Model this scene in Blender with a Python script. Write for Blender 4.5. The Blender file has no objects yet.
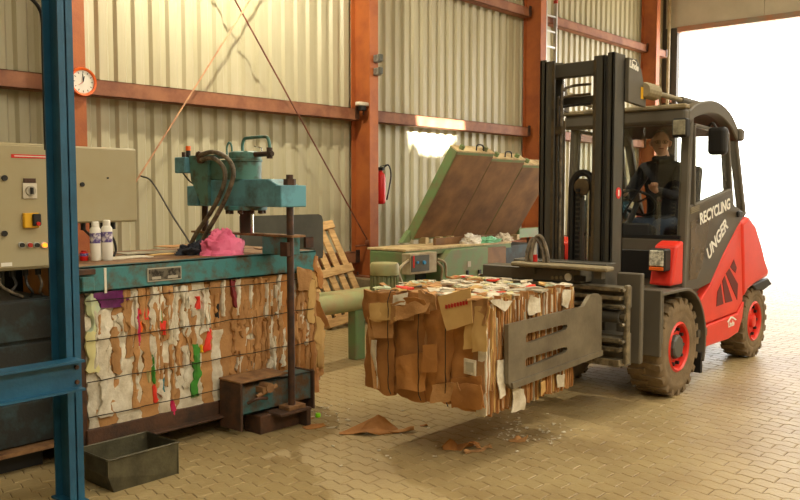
import bpy, bmesh, math, random
from mathutils import Vector, Matrix, noise
from math import sin, cos, pi, radians as R, atan2, sqrt
rng = random.Random(7)
scene = bpy.context.scene
col = scene.collection

# ------------------------------------------------------------------ camera
FPX, CAM_H = 830.0, 1.7
PITCH = math.atan(57 / FPX)
YAW = math.atan(720 / (FPX / cos(PITCH)))          # angle between the optical axis and the long wall (+X)
FWD = Vector((cos(YAW) * cos(PITCH), sin(YAW) * cos(PITCH), -sin(PITCH)))
RGT = Vector((sin(YAW), -cos(YAW), 0))
UPV = RGT.cross(FWD)
CAM = Vector((0, 0, CAM_H))
cd = bpy.data.cameras.new('camera'); cam = bpy.data.objects.new('camera', cd); col.objects.link(cam)
cd.sensor_width = 36; cd.lens = FPX / 800 * 36; cd.clip_end = 300
cam.matrix_world = Matrix((RGT, UPV, -FWD)).transposed().to_4x4()
cam.location = CAM
scene.camera = cam

def at(px, py, ax, val):
    """the point of the hall seen at a photo pixel, on the plane ax = val (metres)"""
    d = FWD + RGT * ((px - 400) / FPX) + UPV * ((250 - py) / FPX)
    i = 'xyz'.index(ax)
    return CAM + d * ((val - CAM[i]) / d[i])
def px_of(p):
    d = Vector(p) - CAM; w = d.dot(FWD)
    return 400 + FPX * d.dot(RGT) / w, 250 - FPX * d.dot(UPV) / w, w

# ------------------------------------------------------------------ light
vs = scene.view_settings
vs.view_transform = 'Standard'; vs.look = 'None'; vs.gamma = 1; vs.use_curve_mapping = False
vs.exposure = 0.1
world = bpy.data.worlds.new('world'); scene.world = world; world.use_nodes = True
bg = world.node_tree.nodes['Background']
bg.inputs['Color'].default_value = (1.0, 0.97, 0.92, 1); bg.inputs['Strength'].default_value = 7.0

def lamp(name, kind, loc, energy, color, rot=(0, 0, 0), **kw):
    l = bpy.data.lights.new(name, kind); l.energy = energy; l.color = color
    for k, v in kw.items(): setattr(l, k, v)
    o = bpy.data.objects.new(name, l); o.location = loc; o.rotation_euler = rot; col.objects.link(o); return o
SUN_D = Vector((0.05, 0.90, -0.30)).normalized()
sun = lamp('sun', 'SUN', (0, -20, 20), 45.0, (1, 0.95, 0.85), angle=R(0.5))
sun.rotation_euler = SUN_D.to_track_quat('-Z', 'Y').to_euler()
# pendant hall lamp under the roof; it lights the cladding of the left bay
lamp('hall_lamp_by_wall', 'POINT', (5.85, 6.75, 5.05), 430, (1.0, 0.90, 0.68), shadow_soft_size=0.06)
# unseen area lamps added under the closed roof as fill, in two rows
FILL_COL = (1.0, 0.92, 0.75)
lamp('fill_near', 'AREA', (2.0, 0.5, 7.0), 220, FILL_COL, shape='RECTANGLE', size=7, size_y=1.6)
lamp('fill_middle', 'AREA', (9.5, 0.5, 7.0), 200, FILL_COL, shape='RECTANGLE', size=7, size_y=1.6)
lamp('fill_far', 'AREA', (15.5, 0.5, 7.0), 110, FILL_COL, shape='RECTANGLE', size=5, size_y=1.6)
lamp('fill_near_side', 'AREA', (2.5, -5.0, 7.0), 600, FILL_COL, shape='RECTANGLE', size=9, size_y=2.2)
lamp('fill_far_side', 'AREA', (12.5, -5.5, 7.0), 700, FILL_COL, shape='RECTANGLE', size=9, size_y=2.2)

# ------------------------------------------------------------------ materials
def lin(c): return tuple(((x / 255) / 12.92 if x / 255 <= 0.04045 else ((x / 255 + 0.055) / 1.055) ** 2.4) for x in c)
M = {}
def mat(name, rgb, rough=0.6, metal=0.0, rgb2=None, scale=6, amount=0.5, spread=0.15, bump=0.0, bscale=60, rnd=0.0,
        stretch=(1, 1, 1), emit=0, coords='Object', spec=0.5, detail=5):
    m = bpy.data.materials.new(name); m.use_nodes = True; nt = m.node_tree; N = nt.nodes; L = nt.links
    b = N['Principled BSDF']
    b.inputs['Roughness'].default_value = rough; b.inputs['Metallic'].default_value = metal
    b.inputs['Specular IOR Level'].default_value = spec
    c1 = (*lin(rgb), 1)
    b.inputs['Base Color'].default_value = c1
    tc = N.new('ShaderNodeTexCoord'); mp = N.new('ShaderNodeMapping'); mp.inputs['Scale'].default_value = stretch
    if coords == 'World':
        g = N.new('ShaderNodeNewGeometry'); L.new(g.outputs['Position'], mp.inputs['Vector'])
    else:
        L.new(tc.outputs[coords], mp.inputs['Vector'])
    out = None
    if rgb2:
        n = N.new('ShaderNodeTexNoise'); n.inputs['Scale'].default_value = scale; n.inputs['Detail'].default_value = detail
        n.inputs['Roughness'].default_value = 0.62
        L.new(mp.outputs[0], n.inputs['Vector'])
        r = N.new('ShaderNodeMapRange'); r.inputs['From Min'].default_value = amount_to_t(amount) - spread
        r.inputs['From Max'].default_value = amount_to_t(amount) + spread
        L.new(n.outputs['Fac'], r.inputs['Value'])
        mx = N.new('ShaderNodeMix'); mx.data_type = 'RGBA'
        mx.inputs['A'].default_value = (*lin(rgb2), 1); mx.inputs['B'].default_value = c1
        L.new(r.outputs[0], mx.inputs['Factor']); out = mx.outputs['Result']
    if rnd:
        oi = N.new('ShaderNodeObjectInfo'); hs = N.new('ShaderNodeHueSaturation')
        r = N.new('ShaderNodeMapRange'); r.inputs['To Min'].default_value = 1 - rnd; r.inputs['To Max'].default_value = 1 + rnd
        L.new(oi.outputs['Random'], r.inputs['Value']); L.new(r.outputs[0], hs.inputs['Value'])
        if out: L.new(out, hs.inputs['Color'])
        else: hs.inputs['Color'].default_value = c1
        out = hs.outputs['Color']
    if out: L.new(out, b.inputs['Base Color'])
    if bump:
        n2 = N.new('ShaderNodeTexNoise'); n2.inputs['Scale'].default_value = bscale; n2.inputs['Detail'].default_value = 4
        L.new(mp.outputs[0], n2.inputs['Vector'])
        bp = N.new('ShaderNodeBump'); bp.inputs['Strength'].default_value = bump; bp.inputs['Distance'].default_value = 0.02
        L.new(n2.outputs['Fac'], bp.inputs['Height']); L.new(bp.outputs[0], b.inputs['Normal'])
    if emit:
        b.inputs['Emission Color'].default_value = c1; b.inputs['Emission Strength'].default_value = emit
    M[name] = m; return m
def amount_to_t(a): return 0.32 + 0.36 * a      # share of the second colour -> noise threshold

mat('cladding', (184, 178, 150), 0.45, 0.0, (166, 158, 128), 1.2, 0.4, 0.2, stretch=(3, 3, .5))
mat('oxide', (172, 96, 44), 0.6, 0, (144, 74, 38), 3, 0.35, 0.15, bump=.15)
mat('oxide_dull', (146, 94, 62), 0.65, 0, (112, 62, 40), 4, 0.4, 0.15)
mat('rod_red', (130, 74, 52), 0.6, 0, (96, 56, 40), 9, .5)
mat('rod_lit', (196, 150, 110), 0.6, 0, (150, 105, 76), 9, .4)  # lamplight on the rod put into its colour as a paler tone
mat('concrete', (140, 122, 92), 0.9, 0, (112, 96, 70), 5, .5, bump=.3)
mat('paver', (168, 148, 104), 0.50, 0, (146, 124, 84), 1.1, .48, .16, bump=.25, bscale=45, rnd=.0, coords='World')
mat('joint', (128, 106, 72), 0.95, 0, (74, 60, 42), 8, .5, coords='World')
mat('outside', (222, 216, 204), 0.85, 0, (200, 194, 182), .6, .5)
mat('hall_paint', (190, 176, 140), 0.7)
mat('gate_panel', (196, 190, 176), 0.6, 0, (180, 174, 160), 1, .5)
mat('gate_rim', (170, 120, 92), 0.6, 0, (140, 130, 118), 3, .5)
mat('jamb', (74, 70, 66), 0.6)
mat('beam_blue', (30, 88, 118), 0.45, 0, (22, 70, 96), 4, .35, bump=.08)
mat('press_blue', (64, 126, 128), 0.5, 0, (84, 70, 48), 7, .34, .09, bump=.1)
mat('press_blue_rusty', (58, 108, 112), 0.6, 0, (92, 66, 42), 6, .55, .10, bump=.2)
mat('press_blue_clean', (98, 158, 174), 0.5, 0, (70, 96, 96), 7, .3, .15)
mat('press_green_grey', (82, 128, 118), 0.5, 0, (70, 74, 58), 9, .3, .1)
mat('press_dark', (34, 36, 34), 0.6, 0, (44, 66, 70), 5, .3, .08, bump=.15)
mat('rust_dark', (86, 56, 36), 0.75, 0, (54, 40, 30), 8, .5, bump=.2)
mat('rust_edge', (150, 112, 72), 0.7, 0, (96, 64, 40), 9, .5)
mat('bar_dark', (58, 44, 36), 0.55, .3, (90, 58, 38), 14, .4)
mat('grey_sheet', (78, 78, 66), 0.5, 0, (64, 64, 54), 4, .5)
mat('cabinet', (170, 160, 128), 0.45, 0, (164, 150, 112), 2, .3, .2)
mat('black', (22, 21, 20), 0.5)
mat('black_gloss', (18, 18, 18), 0.25)
mat('rubber_hose', (132, 118, 96), 0.6, 0, (64, 56, 46), 16, .5)
mat('hose_black', (34, 32, 30), 0.5)
mat('white', (232, 228, 216), 0.5)
mat('off_white', (214, 206, 186), 0.6)
mat('red', (206, 26, 24), 0.35)
mat('red_dull', (176, 40, 30), 0.5)
mat('orange', (240, 104, 30), 0.4)
mat('yellow', (232, 176, 32), 0.45)
mat('lit_orange', (255, 140, 30), 0.4, emit=2.0)
mat('blue_dot', (60, 150, 210), 0.3)
mat('chrome', (190, 188, 180), 0.25, 1.0)
mat('alu', (196, 196, 190), 0.4, .7)
mat('nameplate', (48, 44, 38), 0.4, .3, (110, 104, 92), 30, .55, .06)
mat('print_grey', (176, 168, 150), 0.5)
mat('bin_metal', (96, 92, 70), 0.5, .35, (64, 60, 46), 6, .45, .15, bump=.1)
mat('wood', (206, 168, 112), 0.75, 0, (164, 124, 76), 5, .4, stretch=(1, 1, 6), bump=.1, rnd=.1)
mat('press_green', (104, 130, 84), 0.5, 0, (120, 112, 80), 6, .32, .12, bump=.1)
mat('press_green_pale', (150, 158, 110), 0.6, 0, (160, 140, 96), 5, .45, .15)
mat('lid_brown', (142, 104, 64), 0.55, .15, (92, 62, 38), 3, .45, .2)
mat('lid_edge', (206, 186, 140), 0.6, 0, (150, 120, 80), 6, .4)
mat('motor_green', (112, 126, 84), 0.55, 0, (150, 136, 96), 8, .4)
mat('box_grey', (172, 160, 130), 0.5, 0, (140, 122, 90), 8, .4)
# paper and cardboard
mat('cardboard', (184, 138, 86), 0.85, 0, (158, 112, 64), 7, .4, .2, bump=.25, bscale=40, rnd=.16)
mat('cardboard_orange', (178, 122, 62), 0.8, 0, (148, 98, 48), 5, .4, .2, bump=.25, bscale=25, rnd=.12)
mat('cardboard_tan', (206, 168, 104), 0.85, 0, (186, 146, 86), 4, .4, .2, rnd=.06)
mat('paper_white', (222, 214, 194), 0.7, 0, (184, 170, 142), 9, .42, .15, bump=.3, bscale=40, rnd=.07)
mat('paper_grey', (176, 168, 146), 0.8, 0, (150, 140, 118), 6, .4, rnd=.1)
mat('paper_blue', (166, 188, 178), 0.7, 0, (190, 196, 150), 3, .5, .08)
mat('paper_yellow', (206, 198, 140), 0.7)
mat('foil_purple', (104, 34, 96), 0.3, 0, (70, 18, 66), 14, .4)
mat('paper_magenta', (196, 30, 84), 0.5)
mat('paper_red', (222, 52, 34), 0.5)
mat('paper_green', (62, 140, 44), 0.5, 0, (44, 112, 34), 12, .4)
mat('paper_wine', (128, 40, 44), 0.6)
mat('paper_teal', (60, 130, 140), 0.6)
mat('wire', (52, 44, 36), 0.4, .6)
mat('cloth_pink', (246, 128, 164), 0.8, 0, (232, 98, 142), 6, .35, bump=.15)
mat('cloth_dark', (52, 56, 66), 0.9, 0, (36, 40, 50), 9, .5)
# forklift
mat('fork_red', (222, 52, 36), 0.38, 0, (204, 46, 32), 3, .3, .2)
mat('fork_dark', (92, 86, 74), 0.5, 0, (88, 80, 66), 5, .3, .2)
mat('door_dark', (72, 66, 55), 0.45, 0, (86, 72, 54), 4, .35, .2)
mat('mast_grey', (78, 76, 70), 0.45, .2, (78, 72, 60), 7, .3, .2)
mat('mast_worn', (104, 88, 64), 0.4, .5, (66, 60, 50), 9, .4)
mat('clamp_grey', (124, 114, 94), 0.42, .2, (82, 72, 58), 4, .4, .2, bump=.05)
mat('rail_steel', (150, 138, 112), 0.4, .5, (70, 62, 50), 12, .45)
mat('tyre', (126, 106, 78), 0.9, 0, (98, 82, 58), 8, .4, bump=.2)
mat('guard_tan', (150, 136, 104), 0.6, 0, (112, 102, 80), 6, .4)
mat('hub_grey', (80, 80, 74), 0.5)
mat('boot', (150, 138, 108), 0.8)
mat('lamp_lens', (226, 220, 200), 0.12, 0, (150, 146, 130), 30, .45, .08)
mat('work_lens', (160, 154, 130), 0.15, 0, (120, 114, 96), 24, .5)
mat('seat_black', (30, 30, 30), 0.7)
mat('grille', (96, 30, 24), 0.7)
mat('skin', (226, 176, 146), 0.55)
mat('hair_grey', (176, 160, 138), 0.8)
mat('jacket', (36, 36, 42), 0.85, 0, (50, 50, 56), 12, .4)
mat('trousers', (66, 78, 98), 0.85)
def glass(name, tint, gloss):
    m = bpy.data.materials.new(name); m.use_nodes = True; nt = m.node_tree; N = nt.nodes; L = nt.links
    N.remove(N['Principled BSDF'])
    t = N.new('ShaderNodeBsdfTransparent'); t.inputs['Color'].default_value = (*tint, 1)
    g = N.new('ShaderNodeBsdfGlossy'); g.inputs['Roughness'].default_value = 0.03
    mx = N.new('ShaderNodeMixShader'); mx.inputs[0].default_value = gloss; L.new(t.outputs[0], mx.inputs[1]); L.new(g.outputs[0], mx.inputs[2])
    L.new(mx.outputs[0], N['Material Output'].inputs['Surface']); M[name] = m
glass('glass', (.94, .95, .93), .07)

# ------------------------------------------------------------------ mesh helpers
LOC = {}
class MB:
    def __init__(s): s.v = []; s.f = []
    def add(s, vs_, fs):
        n = len(s.v); s.v += [Vector(p) for p in vs_]; s.f += [tuple(i + n for i in f) for f in fs]; return s
    def box(s, x0, x1, y0, y1, z0, z1):
        return s.add([(x, y, z) for z in (z0, z1) for y in (y0, y1) for x in (x0, x1)],
                     [(0, 2, 3, 1), (4, 5, 7, 6), (0, 1, 5, 4), (2, 6, 7, 3), (0, 4, 6, 2), (1, 3, 7, 5)])
    def obox(s, c, size, mtx):
        c = Vector(c); a, b, d = size
        vs_ = [c + mtx @ Vector((x * a / 2, y * b / 2, z * d / 2)) for z in (-1, 1) for y in (-1, 1) for x in (-1, 1)]
        return s.add(vs_, [(0, 2, 3, 1), (4, 5, 7, 6), (0, 1, 5, 4), (2, 6, 7, 3), (0, 4, 6, 2), (1, 3, 7, 5)])
    def bar(s, p0, p1, w, d, up=(0, 0, 1)):
        p0 = Vector(p0); p1 = Vector(p1); z = (p1 - p0); l = z.length; z = z / l
        u = Vector(up)
        if abs(u.dot(z)) > .98: u = Vector((0, 1, 0))
        x = u.cross(z).normalized(); y = z.cross(x)
        return s.obox((p0 + p1) / 2, (w, d, l), Matrix((x, y, z)).transposed())
    def prism(s, pts, vec):
        pts = [Vector(p) for p in pts]; n = len(pts); vec = Vector(vec)
        return s.add(pts + [p + vec for p in pts],
                     [tuple(range(n)), tuple(range(2 * n - 1, n - 1, -1))] + [(i, (i + 1) % n, n + (i + 1) % n, n + i) for i in range(n)])
    def tube(s, pts, r, n=8, cap=True):
        pts = [Vector(p) for p in pts]; k = len(pts)
        rs = r if isinstance(r, (list, tuple)) else [r] * k
        vs_ = []; prev = None
        for i, p in enumerate(pts):
            t = (pts[min(i + 1, k - 1)] - pts[max(i - 1, 0)]).normalized()
            if prev is None:
                a = Vector((0, 0, 1)) if abs(t.z) < .9 else Vector((1, 0, 0))
                x = a.cross(t).normalized()
            else:
                x = (prev - t * prev.dot(t)).normalized()
            prev = x; y = t.cross(x)
            vs_ += [p + (x * cos(2 * pi * j / n) + y * sin(2 * pi * j / n)) * rs[i] for j in range(n)]
        fs = [(i * n + j, i * n + (j + 1) % n, (i + 1) * n + (j + 1) % n, (i + 1) * n + j) for i in range(k - 1) for j in range(n)]
        if cap: fs += [tuple(range(n - 1, -1, -1)), tuple((k - 1) * n + j for j in range(n))]
        return s.add(vs_, fs)
    def cyl(s, p0, p1, r, n=16, r2=None): return s.tube([p0, p1], [r, r if r2 is None else r2], n)
    def lathe(s, prof, o, axis='z', n=24, cap=True):
        o = Vector(o); vs_ = []
        ax = {'x': (Vector((0, 1, 0)), Vector((0, 0, 1)), Vector((1, 0, 0))), 'y': (Vector((1, 0, 0)), Vector((0, 0, 1)), Vector((0, 1, 0))),
              'z': (Vector((1, 0, 0)), Vector((0, 1, 0)), Vector((0, 0, 1)))}[axis]
        for r, h in prof:
            vs_ += [o + (ax[0] * cos(2 * pi * j / n) + ax[1] * sin(2 * pi * j / n)) * max(r, 1e-4) + ax[2] * h for j in range(n)]
        k = len(prof)
        fs = [(i * n + j, i * n + (j + 1) % n, (i + 1) * n + (j + 1) % n, (i + 1) * n + j) for i in range(k - 1) for j in range(n)]
        if cap: fs += [tuple(range(n - 1, -1, -1)), tuple((k - 1) * n + j for j in range(n))]
        return s.add(vs_, fs)
    def grid(s, fn, nu, nv):
        vs_ = [fn(i / nu, j / nv) for j in range(nv + 1) for i in range(nu + 1)]
        return s.add(vs_, [(j * (nu + 1) + i, j * (nu + 1) + i + 1, (j + 1) * (nu + 1) + i + 1, (j + 1) * (nu + 1) + i) for j in range(nv) for i in range(nu)])
    def slab(s, fn, nu, nv, back):
        """front surface fn(u, v) with a skirt that runs back by the vector back(u, v)"""
        n0 = len(s.v); s.grid(fn, nu, nv)
        ring = [i for i in range(nu + 1)] + [j * (nu + 1) + nu for j in range(1, nv + 1)] + [nv * (nu + 1) + i for i in range(nu - 1, -1, -1)] + [j * (nu + 1) for j in range(nv - 1, 0, -1)]
        b = Vector(back); m = len(s.v)
        s.v += [s.v[n0 + i] + b for i in ring]
        k = len(ring)
        s.f += [(n0 + ring[i], m + i, m + (i + 1) % k, n0 + ring[(i + 1) % k]) for i in range(k)]
        s.f.append(tuple(m + i for i in range(k - 1, -1, -1)))
        return s
    def mesh(s, name, off=(0, 0, 0), fix=True):
        me = bpy.data.meshes.new(name); o = Vector(off)
        me.from_pydata([p - o for p in s.v], [], s.f); me.update()
        if fix:
            bm = bmesh.new(); bm.from_mesh(me); bmesh.ops.recalc_face_normals(bm, faces=bm.faces); bm.to_mesh(me); bm.free()
        return me
    def build(s, name, m, parent=None, smooth=False, bev=0, label=None, kind=None, loc=None, seg=1):
        if parent is not None: off = LOC.get(parent.name, Vector((0, 0, 0)))
        else: off = Vector(loc) if loc is not None else base_of(s.v)
        me = s.mesh(name, off)
        me.materials.append(M[m])
        if smooth:
            me.shade_smooth(); me.set_sharp_from_angle(angle=R(40))
        o = bpy.data.objects.new(name, me); col.objects.link(o)
        if parent is not None: o.parent = parent
        else: o.location = off
        LOC[o.name] = off
        if bev:
            b = o.modifiers.new('bevel', 'BEVEL'); b.width = bev; b.segments = seg; b.limit_method = 'ANGLE'; b.angle_limit = R(35)
        if label: o['label'] = label
        if kind: o['kind'] = kind
        return o
def base_of(v):
    xs = [p.x for p in v]; ys = [p.y for p in v]; zs = [p.z for p in v]
    return Vector(((min(xs) + max(xs)) / 2, (min(ys) + max(ys)) / 2, min(zs)))
def tag(o, label, cat, group=None):
    o['label'] = label; o['category'] = cat
    if group: o['group'] = group
    return o
def root(name, loc, label=None, cat=None, group=None, kind=None):
    o = bpy.data.objects.new(name, None); o.location = loc; o.empty_display_size = .2; col.objects.link(o)
    LOC[o.name] = Vector(loc)
    if label: o['label'] = label
    if cat: o['category'] = cat
    if group: o['group'] = group
    if kind: o['kind'] = kind
    return o
def text(name, s, m, parent, org, xdir, ydir, size, depth=.001, label=None, bold=0.0):
    cu = bpy.data.curves.new('t', 'FONT'); cu.body = s; cu.size = size; cu.extrude = depth; cu.offset = bold; cu.align_x = 'CENTER'; cu.align_y = 'CENTER'
    cu.resolution_u = 3
    t = bpy.data.objects.new('t', cu); col.objects.link(t)
    me = bpy.data.meshes.new_from_object(t.evaluated_get(bpy.context.evaluated_depsgraph_get()))
    bpy.data.objects.remove(t); bpy.data.curves.remove(cu)
    x = Vector(xdir).normalized(); y = Vector(ydir); y = (y - x * y.dot(x)).normalized(); z = x.cross(y)
    mt = Matrix((x, y, z)).transposed().to_4x4(); mt.translation = Vector(org) - LOC.get(parent.name, Vector((0, 0, 0)))
    me.transform(mt); me.name = name; me.materials.clear(); me.materials.append(M[m])
    o = bpy.data.objects.new(name, me); col.objects.link(o); o.parent = parent; LOC[o.name] = LOC.get(parent.name)
    if label: o['label'] = label
    return o
def arcp(c, r, a0, a1, n, ax='xz'):
    i, j = 'xyz'.index(ax[0]), 'xyz'.index(ax[1]); out = []
    for k in range(n + 1):
        a = R(a0 + (a1 - a0) * k / n); p = Vector(c); p[i] += r * cos(a); p[j] += r * sin(a); out.append(p)
    return out
def spline(pts, n=8):
    pts = [Vector(p) for p in pts]; P = [pts[0] * 2 - pts[1]] + pts + [pts[-1] * 2 - pts[-2]]; out = []
    for i in range(1, len(P) - 2):
        a, b, c, d = P[i - 1:i + 3]
        for k in range(n):
            t = k / n
            out.append(.5 * (2 * b + (c - a) * t + (2 * a - 5 * b + 4 * c - d) * t * t + (3 * b - 3 * c + d - a) * t ** 3))
    return out + [pts[-1]]
def crumple(p, amp, freq, seed=0): return noise.noise_vector(Vector(p) * freq + Vector((seed * 7.3, seed * 3.1, seed * 1.7))) * amp
# ------------------------------------------------------------------ the hall
WY, WX, HX0, HY0, HZ = 8.19, 18.9, -6.0, -9.0, 7.2
def struct(o): o['kind'] = 'structure'; return o

# floor: bed of joint sand, interlocking zigzag pavers laid in rows along Y
floor = struct(MB().box(HX0, WX, HY0, WY + .2, -.2, -.004).build('floor', 'joint', loc=(0, 0, 0)))
PL, PW, AMP, GAP = .225, .1125, .011, .0022
def paver_outline(g, dz=0):
    lo, hi = [], []
    for k in range(2):                       # saw-toothed long edges, two teeth to a stone
        for (u, w) in ((0.0, -AMP), (.36, AMP), (.5, -AMP)) if k == 0 else ((.5, -AMP), (.86, AMP), (1.0, -AMP)):
            uu = min(max(u * PL, g), PL - g)
            lo.append((w + g, uu, dz)); hi.append((PW + w - g, uu, dz))
    lo = [p for i, p in enumerate(lo) if i != 3]; hi = [p for i, p in enumerate(hi) if i != 3]
    return lo + hi[::-1]
def paver_add(mb, org, tilt=(0, 0), dz=0):
    o = Vector(org); top = paver_outline(GAP + .004); mid = paver_outline(GAP); n = len(top)
    f = lambda p, z: o + Vector((p[0], p[1], z + dz + tilt[0] * (p[0] - PW / 2) + tilt[1] * (p[1] - PL / 2)))
    mb.add([f(p, 0) for p in top] + [f(p, -.003) for p in mid] + [f(p, -.02) for p in mid],
           [tuple(range(n))] + [(n + i, n + (i + 1) % n, (i + 1) % n, i) for i in range(n)] +
           [(2 * n + i, 2 * n + (i + 1) % n, n + (i + 1) % n, n + i) for i in range(n)])
pv = []
for i in range(-2, 168):
    for j in range(-60, 40):
        x = i * PW; y = j * PL + (PL / 2 if i % 2 else 0)
        c = Vector((x + PW / 2, y + PL / 2, 0)); a, b, w = px_of(c)
        if w < .5 or w > 24 or not (-300 < a < 1100 and 200 < b < 720): continue
        if y > WY - .4 or x < -1: continue
        pv.append((w, -60 < a < 840 and b < 515, x, y))
pv.sort()
def seen(x, y):          # roughly: stones in view, not under the machines
    a, b, w = px_of((x + .05, y + .1, 0))
    return 0 < a < 800 and b < 500 and not (a < 185 and b < 495) and not (y > 4.3 and x < 4.6)
near = [p for p in pv if seen(p[2], p[3])][:300]
nset = {(p[2], p[3]) for p in near}
pm = MB(); paver_add(pm, (0, 0, 0)); pme = pm.mesh('paver'); pme.materials.append(M['paver'])
for (w, _, x, y) in near:
    o = bpy.data.objects.new('paver', pme); o.location = (x, y, rng.uniform(-.001, .0004)); o.rotation_euler = (rng.uniform(-.004, .004), rng.uniform(-.005, .005), 0)
    col.objects.link(o); o.parent = floor
rest = MB()
for (w, _, x, y) in pv:
    if (x, y) in nset: continue
    paver_add(rest, (x, y, 0), (rng.uniform(-.005, .005), rng.uniform(-.004, .004)), rng.uniform(-.001, .0004))
rme = rest.mesh('paver_field', fix=False); rme.materials.append(M['paver'])
ro = bpy.data.objects.new('paver_field', rme); col.objects.link(ro); ro.parent = floor; ro['kind'] = 'stuff'
print('pavers', len(near), len(pv))
struct(MB().box(WX, 70, -40, 60, -.25, -.02).build('ground', 'outside', loc=(40, 5, -.25)))

# long wall: trapezoidal sheets, girts, columns, plinth
wall = root('wall_back', (8, WY, 0), kind='structure')
PITCHW, DEP = .215, .036
def sheet(x0, n, name='cladding_sheet'):
    pr = []
    for k in range(n):
        a = x0 + k * PITCHW
        pr += [(a, 0), (a + .095, 0), (a + .125, DEP), (a + .185, DEP)]
    pr.append((x0 + n * PITCHW, 0)); pr.append((x0 + n * PITCHW + .02, -.002))
    mb = MB(); m = len(pr)
    mb.add([(x, WY + d, .25) for x, d in pr] + [(x, WY + d, HZ) for x, d in pr], [(i, i + 1, m + i + 1, m + i) for i in range(m - 1)])
    return mb.build(name, 'cladding', wall)
x = 1.4
while x < WX - .5:
    sheet(x, 5); x += 5 * PITCHW
MB().box(HX0, 1.45, WY, WY + .06, .2, HZ).build('cladding_sheet', 'cladding', wall)
MB().box(HX0, WX + .2, WY + .06, WY + .2, 0, HZ).build('outer_skin', 'hall_paint', wall)
MB().box(HX0, WX, WY - .06, WY + .06, 0, .3).build('plinth', 'concrete', wall)
COLX = (4.17, 8.468, 12.875, 17.66)
def column(x):
    mb = MB(); w = .085
    mb.box(x - w, x + w, 7.80, 7.815, .55, HZ).box(x - w, x + w, 8.145, 8.16, .55, HZ).box(x - .006, x + .006, 7.81, 8.15, .55, HZ)
    c = mb.build('steel_column', 'oxide', wall)
    MB().box(x - .13, x + .13, 7.74, 8.18, .53, .55).build('base_plate', 'oxide_dull', c)
    MB().box(x - .22, x + .22, 7.62, 8.18, 0, .53).build('footing', 'concrete', wall, bev=.02)
    for s in (-1, 1):
        for yy in (7.77, 8.02): MB().cyl((x + s * .105, yy, .55), (x + s * .105, yy, .6), .014, 6).build('anchor_bolt', 'bar_dark', c)
    return c
cols = [column(x) for x in COLX]
def girt(x0, x1, z0, z1):
    mb = MB(); mb.box(x0, x1, 8.0, 8.008, z0, z1).box(x0, x1, 8.0, 8.17, z1 - .008, z1).box(x0, x1, 8.0, 8.17, z0, z0 + .008)
    g = mb.build('girt', 'oxide_dull', wall)
    for xx in (x0 + .04, x1 - .04):
        MB().box(xx - .035, xx + .035, 7.985, 8.0, z0 + .02, z1 + .03).build('girt_cleat', 'bar_dark', g)
for k, (za, zb) in enumerate(((2.70, 2.865), (4.79, 4.95), (.72, .88))):
    for a, b in zip((-.2,) + COLX, COLX + (18.7,)): girt(a + .09, b - .09, za, zb)
# cross bracing of the left bay: two round bars
def rod(p, q, m, nm):
    o = MB().tube([p, q], .010, 8).build('brace_rod', m, wall, label=nm)
    return o
tA, bA = at(250, 0, 'y', 7.90), at(140, 175, 'y', 7.90); dA = (tA - bA)
rod(bA - dA * .44, tA + dA * .5, 'rod_lit', 'diagonal brace rod rising to the right, painted pale as lit')
tB, bB = at(235, 0, 'y', 7.93), at(369, 243, 'y', 7.93); dB = tB - bB
rB = rod(bB, tB + dB * .5, 'rod_red', 'dark red diagonal brace rod falling to the right column')
MB().cyl(bB + Vector((0, -.045, 0)), bB + Vector((0, .02, 0)), .062, 20).build('brace_washer', 'oxide_dull', rB, smooth=True)
MB().cyl(bB + Vector((0, -.07, 0)), bB + Vector((0, .02, 0)), .025, 6).build('brace_nut', 'bar_dark', rB)
MB().cyl(bB + Vector((-.25, .02, -.03)), bB + Vector((0, 0, -.03)), .012, 8).build('brace_pin', 'oxide_dull', rB)
# fittings on the second column
mat('socket_grey', (150, 146, 136), .4, .3, (96, 92, 84), 14, .5)
def fitting(px, py, lab):
    p = at(px, py, 'y', 7.79)
    r = root('wall_socket', (8.49, 7.79, p.z - .06), lab, 'socket', 'sockets on the rust-red column')
    MB().box(8.45, 8.535, 7.71, 7.80, p.z - .05, p.z + .05).build('housing', 'socket_grey', r, bev=.008)
    MB().box(8.455, 8.53, 7.685, 7.71, p.z - .035, p.z + .055).build('lid', 'grey_sheet', r, bev=.004)
fitting(376, 59, 'upper grey socket box on the rust-red column'); fitting(376, 72, 'lower grey socket box on the rust-red column')
p = at(362, 106, 'x', 8.36)
r = root('flood_lamp', (8.36, p.y, p.z - .06), 'small dark lamp on a bracket beside the rust-red column at rail height', 'lamp')
MB().box(8.25, 8.45, p.y - .05, p.y + .03, p.z, p.z + .05).build('housing', 'off_white', r, bev=.008)
MB().box(8.28, 8.38, p.y - .07, p.y + .0, p.z - .07, p.z).build('lamp_head', 'black', r, bev=.01)
MB().cyl((8.40, p.y + .01, p.z - .12), (8.40, p.y + .01, p.z), .012, 8).build('bracket', 'bar_dark', r)

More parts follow.
